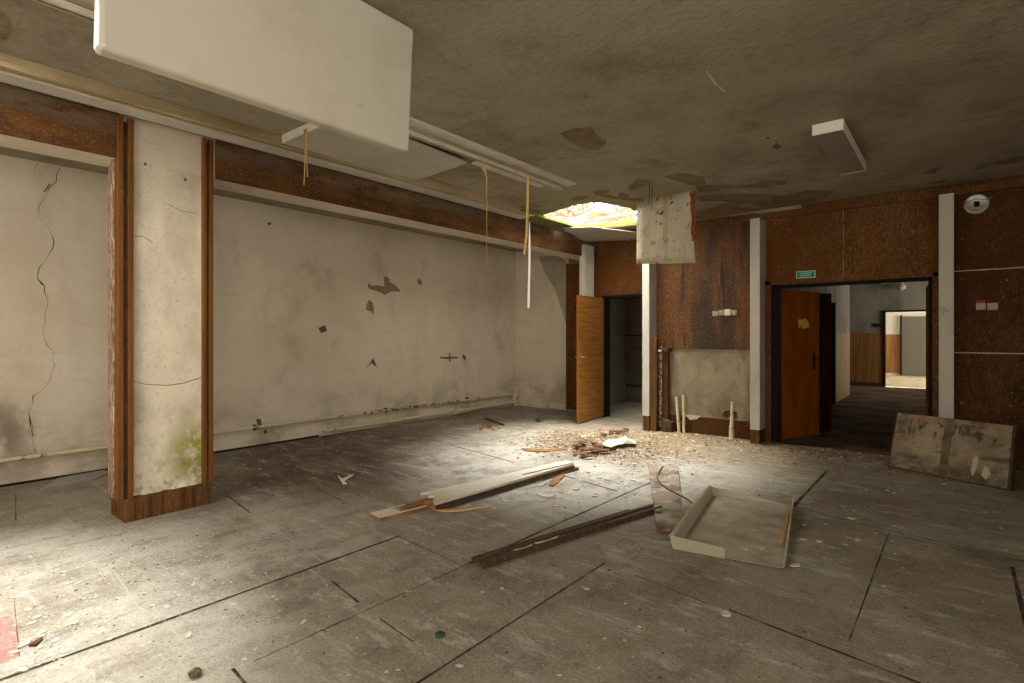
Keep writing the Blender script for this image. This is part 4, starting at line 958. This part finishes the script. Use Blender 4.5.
# ---- mouldy board leaning before the right column
A_, B_, up_ = Vector((-.567, 6.975, 0)), Vector((.374, 6.58, 0)), Vector((.06, .32, .56))
al = (B_-A_); nl = al.cross(up_).normalized()
if nl.dot(Vector((0, 1, 0))) < 0: nl = -nl
def LB(u, v, w_=0): return A_+al*u+up_*v+nl*w_
e = empty('leaning_board', (A_+B_)/2, 'mouldy two-part board leaning before the panelled wall', 'board')
def lbp(name, u0, u1, v0, v1, w0, w1, m, bev=.003):
    return rel(MB().hexa([LB(u0, v0, w0), LB(u1, v0, w0), LB(u1, v0, w1), LB(u0, v0, w1)], [LB(u0, v1, w0), LB(u1, v1, w0), LB(u1, v1, w1), LB(u0, v1, w1)]).build(name, m, bevel=bev), e)
lbp('left_half', .012, .45, .03, .985, 0, .03, MOULD)
lbp('right_half', .52, .975, .03, .985, .002, .03, MOULD)
lbp('middle_strip', .45, .52, .0, .99, .004, .03, mat('board_strip', C(112, 96, 70), layers=[dict(scale=9, lo=.42, hi=.6, color=C(74, 62, 44), fac=.8, detail=9)]))
lbp('back_frame', 0, 1, 0, 1, .03, .075, DARKT)
lbp('bottom_rail', 0, 1, 0, .03, -.006, .03, DARKT)
lbp('side_rail', 0, .012, .03, 1, -.004, .03, DARKT); lbp('side_rail', .975, 1.0, .03, 1, -.004, .03, DARKT)
q = MB()
for pts in ([(.70, .20), (.71, .40), (.735, .44), (.755, .38), (.74, .22), (.72, .12)], [(.78, .16), (.80, .30), (.825, .30), (.85, .20), (.82, .10)]):
    q.prism([LB(u, v, -.001) for u, v in pts], nl*.002)
rel(q.build('bare_patch', MOULDW), e)
q = MB(); p0 = LB(.3, .55, .1)
q.hexa([(-.11, 7.30, 0), (-.05, 7.30, 0), (-.05, 7.37, 0), (-.11, 7.37, 0)], [(-.11, 7.28, .46), (-.05, 7.28, .46), (-.05, 7.36, .46), (-.11, 7.36, .46)])
tag(q.build('prop_block', TIMBER), 'timber block against the right white column casing, behind the mouldy board', 'timber block')

# ---- loose pieces that stand out on the floor
def flatpiece(name, m, pts, th, label, cat, z=0.0, group=None):
    return tag(MB().prism([P(x, y, z) for x, y in pts], (0, 0, th)).build(name, m), label, cat, group)
q = MB()
q.prism([P(x, y, .004) for x, y in ((41, 489), (58, 478.5), (96, 471), (106, 468.6), (107, 474), (91, 480.4))], (0, 0, .006))
tag(q.build('torn_sheet', mat('grey_torn_sheet', C(150, 146, 136), rough=.6)), 'torn grey sheet on the floor at the wall left of the pillar', 'sheet')
ys = [P(431, 506, .012), P(437, 509.5, .012), P(447, 511, .012), P(462, 510.5, .012), P(478, 508, .012), P(492, 506.5, .012)]
tag(MB().ribbon(ys, [.03, .045, .05, .045, .035, .01], .006, (.3, -1, 0)).build('curved_strip', STRAW), 'curved yellowish strip on the floor beside the broken white board', 'strip')
tag(MB().tube([P(485, 418, .012), P(493, 421, .02), P(503.5, 424.7, .012)], .013, 7).build('dark_stick', DARKT), 'dark stick lying near the wall pipes', 'stick')
q = MB()
for a_, b_, c_ in (((338, 476), (347, 484), (343, 484.5)), ((342, 479.5), (354, 474.5), (344, 481.5))):
    q.prism([P(*a_, .003), P(*b_, .003), P(*c_, .003)], (0, 0, .008))
tag(q.build('plastic_scrap', PALE), 'pale forked scrap on the dark floor right of the pillar', 'scrap')
g_ = P(440, 636)
tag(MB().lathe([(.022, 0), (.024, .006), (.022, .014), (.012, .016)], g_, 'Z', 16).build('bottle_cap', mat('dark_green_cap', C(30, 66, 42), rough=.5)), 'small dark green bottle cap on the near floor', 'bottle cap')
def lump(name, m, c, r, label, cat, seed, sq=(1, 1, .6), group=None, rot=0):
    rr_ = random.Random(seed); q_ = MB(); n_, k_n = 10, 6; vs_ = []
    for j in range(1, k_n):
        th = math.pi*j/k_n
        for i in range(n_):
            a_ = 2*math.pi*i/n_+rot
            v_ = Vector((math.sin(th)*math.cos(a_), math.sin(th)*math.sin(a_), math.cos(th)))
            v_ *= 1+.38*noise.noise(v_*1.7+Vector((seed*3.1, 0, 0)))+rr_.uniform(-.06, .06)
            vs_.append(Vector((v_.x*sq[0]*r, v_.y*sq[1]*r, v_.z*sq[2]*r)))
    mz = min(v.z for v in vs_)
    top_, bot_ = Vector((0, 0, r*sq[2]*.95)), Vector((0, 0, mz-.001))
    vs_ = [top_]+vs_+[bot_]
    fs = [(0, 1+i, 1+(i+1) % n_) for i in range(n_)]
    for j in range(k_n-2):
        for i in range(n_):
            a_ = 1+j*n_+i; b__ = 1+j*n_+(i+1) % n_
            fs.append((a_, a_+n_, b__+n_, b__))
    L0 = 1+(k_n-2)*n_
    fs += [(L0+i, len(vs_)-1, L0+(i+1) % n_) for i in range(n_)]
    q_.add(vs_, fs, 0, False)
    o_ = q_.build(name, m); o_.location = (c[0], c[1], c[2]-mz); o_.rotation_euler = (0, 0, rot*2.3); return tag(o_, label, cat, group)
lump('stone', STONE, P(195, 676), .026, 'small brown stone on the near floor at the bottom edge', 'stone', 3)
flatpiece('wood_splinter', POSTM, [(29, 647), (41, 639), (43, 640), (36, 647)], .012, 'reddish brown splinter on the bright floor near the pink square', 'splinter')
flatpiece('wood_splinter', RAWW, [(549, 486), (553, 479), (563, 475), (565, 476.5), (557, 484), (553, 487)], .015, 'orange wood splinter lying right of the broken white board', 'splinter')
flatpiece('wood_splinter', RAWW, [(522, 449), (545, 450), (568, 448), (567, 450), (545, 452.5), (525, 451.5)], .012, 'long tan splinter among the rubble beyond the broken white board', 'splinter')
flatpiece('glass_sheet', mat('bluish_sheet', C(150, 150, 138), rough=.3), [(507, 487), (530, 483), (548, 481), (549, 483), (520, 491)], .004, 'pale bluish sheet on the floor under the broken white board', 'sheet')
# crumpled white piece in the rubble
oc = [(602, 443.5), (607, 441), (613, 440), (622, 440.5), (630, 438.5), (636, 441.5), (635, 443.5), (625, 444.5), (617, 446), (611, 448), (605, 446.5)]
q = MB(); rr = random.Random(12)
cp = [P(x, y, .05) for x, y in oc]; mid = sum(cp, Vector())/len(cp)+Vector((0, 0, .045))
ring = [Vector((p.x, p.y, rr.uniform(.03, .07))) for p in cp]; inner = [(p*.55+mid*.45)+Vector((0, 0, rr.uniform(-.02, .035))) for p in cp]
n = len(cp)
q.add(ring+inner+[mid], [(i, (i+1) % n, n+(i+1) % n, n+i) for i in range(n)]+[(n+i, n+(i+1) % n, 2*n) for i in range(n)])
cr = q.build('crumpled_sheet', FLAKE); cr.modifiers.new('shell', 'SOLIDIFY').thickness = .006
tag(cr, 'crumpled white sheet lying on the rubble before the small store doorway', 'crumpled sheet')
g_ = 'reddish brown lumps in the rubble'
for i, (x, y, r_) in enumerate([(577, 449, .055), (583, 446, .07), (590, 453, .065), (598, 449, .05), (583, 457, .05), (602, 454, .06), (594, 446, .04), (575, 455, .035), (589, 459, .035), (604, 437, .05), (612, 434, .05), (621, 434, .06), (626, 432, .05)]):
    lump('brick_fragment', BRICK, P(x, y)+Vector((0, 0, .022)), r_*1.1, 'reddish brown fragment in the rubble before the small store doorway', 'fragment', i+20, (1.2+.6*((i*7) % 3)/2, .75, .32), g_, i*.9)
g_ = 'orange-brown crumbs near the wall pipes'
rr = random.Random(44)
for i in range(14):
    x = 479+rr.random()*27; y = 428+rr.uniform(-2.2, 2.6)
    lump('rust_fragment', mat('rust_crumb', C(150, 84, 44), rough=.9) if i == 0 else bpy.data.materials['rust_crumb'], P(x, y), rr.uniform(.014, .032), 'orange-brown fragment on the floor near the dark stick', 'fragment', i+50, (1.2, .8, .45), g_)
q = MB(); rr = random.Random(6); c_ = P(539.5, 422)
for i in range(16):
    a_ = rr.random()*6.28; l_ = rr.uniform(.05, .12); h_ = rr.uniform(.02, .07)
    p1 = c_+Vector((math.cos(a_)*l_, math.sin(a_)*l_, h_)); sd_ = Vector((-math.sin(a_), math.cos(a_), 0))*.018
    q.add([c_, (c_+p1)/2+sd_+Vector((0, 0, .01)), p1, (c_+p1)/2-sd_+Vector((0, 0, .01))], [(0, 1, 2, 3)])
sp = q.build('green_sprig', LEAFM); sp.modifiers.new('shell', 'SOLIDIFY').thickness = .002
tag(sp, 'small green sprig growing on the floor before the oak door', 'sprig')

# ---- plaster flakes, each its own thing
def flake_mesh(seed, m, nm):
    rr_ = random.Random(seed); n_ = rr_.randint(5, 8); L0 = rr_.uniform(1.0, 1.9); vs_ = []
    pts_ = []
    for i in range(n_):
        a_ = 2*math.pi*(i+rr_.uniform(-.25, .25))/n_; r_ = rr_.uniform(.65, 1.1)
        pts_.append((math.cos(a_)*r_*L0*.5, math.sin(a_)*r_*.5))
    cv = rr_.uniform(.05, .22)
    lo_ = [Vector((x, y, cv*(x*x+y*y))) for x, y in pts_]
    hi_ = [Vector((x*.93, y*.93, cv*(x*x+y*y)+.13)) for x, y in pts_]
    me = bpy.data.meshes.new(nm)
    vs_ = lo_+hi_+[Vector((0, 0, 0)), Vector((0, 0, .12))]
    fs = [(i, (i+1) % n_, n_+(i+1) % n_, n_+i) for i in range(n_)]+[(n_+i, n_+(i+1) % n_, 2*n_+1) for i in range(n_)]+[((i+1) % n_, i, 2*n_) for i in range(n_)]
    me.from_pydata(vs_, [], fs); me.materials.append(m); me.update(); return me
FM = [flake_mesh(i+100, FLAKE, 'plaster_flake') for i in range(9)]
def scatter(nm, n_, fn, size, label, group, seed, meshes=FM, cat='plaster flake'):
    rr_ = random.Random(seed)
    for i in range(n_):
        x, y, z = fn(rr_)
        o_ = bpy.data.objects.new(nm, rr_.choice(meshes)); COL.objects.link(o_)
        s_ = size[0]*(size[1]/size[0])**(rr_.random()**2.0)
        o_.location = (x, y, z+.001); o_.scale = (s_, s_, s_); o_.rotation_euler = (rr_.uniform(-.05, .05), rr_.uniform(-.05, .05), rr_.random()*6.28)
        tag(o_, label, cat, group)
BLOCK = [(-5.45, -4.7, 1.2, 2.0)]
def clear(x, y): return not any(a < x < b and c_ < y < d for a, b, c_, d in BLOCK)
def region(pxs, pys, gx=None):
    def fn(r):
        while True:
            if gx: px = r.gauss(*gx[0]); py = r.gauss(*gx[1])
            else: px = r.uniform(*pxs); py = r.uniform(*pys)
            if not (pxs[0] < px < pxs[1] and pys[0] < py < pys[1]): continue
            p = P(px, py)
            if clear(p.x, p.y) and -6.6 < p.x < 2 and p.y < 7.3: return p.x, p.y, 0.0
    return fn
scatter('plaster_flake', 120, region((2, 240), (535, 676), ((70, 70), (600, 38))), (.011, .038), 'pale plaster flake on the bright floor in front of the pillar', 'plaster flakes in front of the pillar', 1)
def midreg(r):
    while True:
        u = r.random()
        px = r.gauss(585, 50); py = r.gauss(468, 18)
        if 470 < px < 647 and 432 < py < 520:
            p = P(px, py)
            if not (-3.75 < p.x < -3.1 and 2.4 < p.y < 5.2): return p.x, p.y, 0.0
scatter('plaster_flake', 110, midreg, (.018, .06), 'pale plaster flake in the bright patch below the roof opening', 'plaster flakes below the roof opening', 2)
scatter('plaster_flake', 22, region((800, 1015), (470, 560)), (.02, .05), 'small pale flake on the dim floor right of the acrylic tray', 'plaster flakes right of the acrylic tray', 3)
scatter('plaster_flake', 22, region((230, 640), (575, 676)), (.012, .03), 'small pale flake on the near floor panels at the bottom', 'plaster flakes on the near floor', 4)
def tr_reg(r):
    u = .05+r.random()*.5; v = .12+r.random()*1.1; p = T(u, v, .012+.008*u/TW); return p.x, p.y, p.z
scatter('plaster_flake', 26, tr_reg, (.014, .04), 'small pale flake lying in the acrylic tray', 'plaster flakes in the acrylic tray', 5)
a = P(744.5, 567)
scatter('plaster_flake', 1, lambda r: (P(794, 566).x, P(794, 566).y, 0), (.05, .05), 'single pale lump beside the near right corner of the acrylic tray', None, 6)
scatter('plaster_flake', 1, lambda r: (P(726, 615).x, P(726, 615).y, 0), (.05, .05), 'single pale flake on the floor in front of the acrylic tray', None, 7)
scatter('plaster_flake', 1, lambda r: (P(645, 463).x-.1, P(645, 520).y, 0), (.09, .09), 'white triangular flake between the batten end and the grime-covered panel', None, 8)
# ---- crumbs too many to count
def crumbs(name, n_, fn, size, m, label, seed):
    rr_ = random.Random(seed); q_ = MB()
    for i in range(n_):
        x, y, z = fn(rr_); s_ = size[0]*(size[1]/size[0])**(rr_.random()**2.2)
        R_ = Matrix.Rotation(rr_.random()*6.28, 3, 'Z')
        vs_ = [Vector((x, y, z))+R_ @ Vector((a_*s_*rr_.uniform(.5, 1.1), b__*s_*rr_.uniform(.5, 1.0), c__*s_*rr_.uniform(.25, .55))) for a_, b__, c__ in ((1, 0, 0), (0, 1, 0), (-1, 0, 0), (0, -1, 0), (0, 0, 1))]
        q_.add(vs_, [(0, 1, 4), (1, 2, 4), (2, 3, 4), (3, 0, 4)], rr_.randint(0, len(m)-1))
    return tag(q_.build(name, m), label, 'rubble', kind='stuff')
def walls(r):
    while True:
        x = r.uniform(-3.75, -.3); y = 7.62-abs(r.gauss(0, .45))
        if x < -3.5 and y > 7.3: continue
        return x, y, 0.0
def mound(r):
    while True:
        x = r.gauss(-3.5, .52); y = r.gauss(6.15, .45)
        if x < -1.9 and y < 7.3: return x, y, r.random()*.03*math.exp(-((x+3.5)/.5)**2-((y-6.1)/.4)**2)
crumbs('rubble', 7600, lambda r: walls(r) if r.random() < .33 else mound(r), (.008, .040), [FLAKE]+[FLAKEB]*7+[GREYP, GREYP, STONE, STONE], 'tan plaster rubble heaped below the roof opening and along the back wall', 12)
def leftp(r):
    while True:
        x, y = r.gauss(-3.7, .6), r.gauss(.7, .7)
        if clear(x, y) and x > -6.6: return x, y, 0
crumbs('rubble', 2200, leftp, (.004, .013), [FLAKE, FLAKE, FLAKEB, STONE], 'fine plaster crumbs on the bright floor in front of the pillar', 13)
def allr(r):
    while True:
        x, y = r.uniform(-6.5, 1.5), r.uniform(1.2, 7.2)
        if clear(x, y): return x, y, 0
crumbs('rubble', 2600, allr, (.004, .016), [FLAKE, FLAKEB, STONE, DARKT], 'scattered fine crumbs all over the floor', 14)
def wallp(r): return r.uniform(-6.7, -5.6), r.uniform(2.4, 8.2), 0
crumbs('rubble', 700, wallp, (.006, .022), [FLAKE, FLAKEB], 'pale crumbs on the dark floor along the wall pipes', 15)

# ---- roof timbers and leaves above the torn opening
def roofp(x, y, z): return P(x, y, z)
for (x0, y0, x1, y1, z, wd, lb) in ((584, 222.5, 634, 213.5, 3.42, .03, 'roof lath slanting across the roof opening'),
                                    (563, 213, 581, 222, 3.36, .014, 'thin dark twig-like lath at the left of the roof opening'),
                                    (575, 214, 596, 206.5, 3.5, .016, 'thin lath at the near rim of the roof opening')):
    tag(MB().tube([roofp(x0, y0, z), roofp((x0+x1)/2, (y0+y1)/2, z+.01), roofp(x1, y1, z)], wd, 6).build('roof_lath', LATH), lb, 'lath', 'laths above the roof opening')
for k_i, pts_ in enumerate(([(540, 222), (556, 214), (575, 216), (590, 208)], [(552, 226), (566, 217), (580, 210), (596, 209)], [(580, 226), (592, 217), (608, 214), (634, 206)], [(604, 227), (612, 219), (626, 217), (640, 214)])):
    q = MB().tube([roofp(x, y, 3.7+.05*k_i) for x, y in pts_], [.06, .05, .035, .02], 6); rr = random.Random(60+k_i)
    for m_i in range(16):
        u_ = rr.uniform(.2, 2.8); a_i = int(u_); x0, y0 = pts_[a_i]; x1, y1 = pts_[a_i+1]; fx = u_-a_i
        p_ = roofp(x0+(x1-x0)*fx, y0+(y1-y0)*fx, 3.7+.05*k_i)
        d_ = Vector((rr.uniform(-1, 1), rr.uniform(-.8, .8), rr.uniform(-.25, .6))).normalized()*rr.uniform(.3, .8)
        q.tube([p_, p_+d_*.5+Vector((0, 0, .03)), p_+d_], [.03, .02, .01], 5)
    tag(q.build('bare_branch', LATH), ['bare branch above the left corner of the roof opening', 'bare branch curving behind the left one above the roof opening', 'bare branch crossing the middle of the roof opening', 'bare branch at the right of the roof opening beside the rusty plate'][k_i], 'branch', 'branches above the roof opening')
q = MB(); rr = random.Random(31)
for cx_, cy_, sx_, sy_, n_ in ((595, 210, 1.5, 3.5, 6), (603, 222, 2, 3, 6), (597, 224, 4, 1.5, 5), (629, 223, 6, 3, 14), (632, 214, 4, 2, 6)):
    for i in range(n_):
        p = P(cx_+rr.gauss(0, sx_*.6), cy_+rr.gauss(0, sy_*.6), 3.5+rr.uniform(-.1, .1)); s_ = rr.uniform(.06, .14)
        a_ = Vector((rr.gauss(0, 1), rr.gauss(0, 1), rr.gauss(0, 1))).normalized(); b__ = a_.cross(Vector((rr.gauss(0, 1), rr.gauss(0, 1), rr.gauss(0, 1)))).normalized()
        q.add([p-a_*s_, p+b__*s_*.5, p+a_*s_, p-b__*s_*.5], [(0, 1, 2, 3)])
tag(q.build('yellow_foliage', YLEAF), 'yellow autumn leaves seen through the roof opening', 'foliage', kind='stuff')

# =====================================================================  LIGHT AND CAMERA
W = bpy.data.worlds.new('overcast'); S.world = W; W.use_nodes = True
bg = W.node_tree.nodes['Background']; bg.inputs[0].default_value = (1.0, .96, .905, 1); bg.inputs[1].default_value = 8.5
def portal(x, y, z, sx, sy, rot):
    l = bpy.data.lights.new('sky_portal', 'AREA'); l.shape = 'RECTANGLE'; l.size = sx; l.size_y = sy
    l.cycles.is_portal = True
    o = bpy.data.objects.new('sky_portal', l); o.location = (x, y, z); o.rotation_euler = rot; COL.objects.link(o)
portal(-3.75, 6.2, CEIL+.2, 1.5, 1.3, (0, 0, 0))
portal(-3.62, -.05, CEIL+.2, 1.5, 1.15, (0, 0, 0))
for a, b_ in W_WIN: portal((a+b_)/2, YF-.2, 1.775, b_-a, 1.95, (math.radians(90), 0, 0))
portal(XR+.2, -1.15, 1.75, 2.1, 3.5, (0, math.radians(90), 0))
portal(-3.3, 9.95, 2.8, .4, .5, (0, 0, 0))
portal(2.2, 16.2, 1.9, 1.4, 2.0, (0, math.radians(90), 0))
portal(3.1, 20.5, 1.5, 3.0, 3.4, (0, math.radians(90), 0))

sl = bpy.data.lights.new('zenith_sun', 'SUN'); sl.energy = 50.0; sl.angle = math.radians(66); sl.color = (1.0, 1.0, .985)
so = bpy.data.objects.new('zenith_sun', sl); so.rotation_euler = (math.radians(-11), math.radians(-5), 0); so.location = (0, 0, 9); COL.objects.link(so)
cam = bpy.data.cameras.new('camera'); cam.sensor_width = 36; cam.lens = FPX/1024*36; cam.clip_end = 200
cam.shift_y = -(341.5-HY)/1024
co = bpy.data.objects.new('camera', cam); co.location = (0, 0, EYE); co.rotation_euler = (math.radians(90), 0, YAW)
COL.objects.link(co); S.camera = co
S.view_settings.view_transform = 'Standard'; S.view_settings.look = 'None'; S.view_settings.exposure = .42; S.view_settings.gamma = 1
S.view_settings.use_curve_mapping = False
S.cycles.use_denoising = True
S.cycles.max_bounces = 8; S.cycles.diffuse_bounces = 5; S.cycles.transparent_max_bounces = 12
S.cycles.sample_clamp_indirect = 8.0
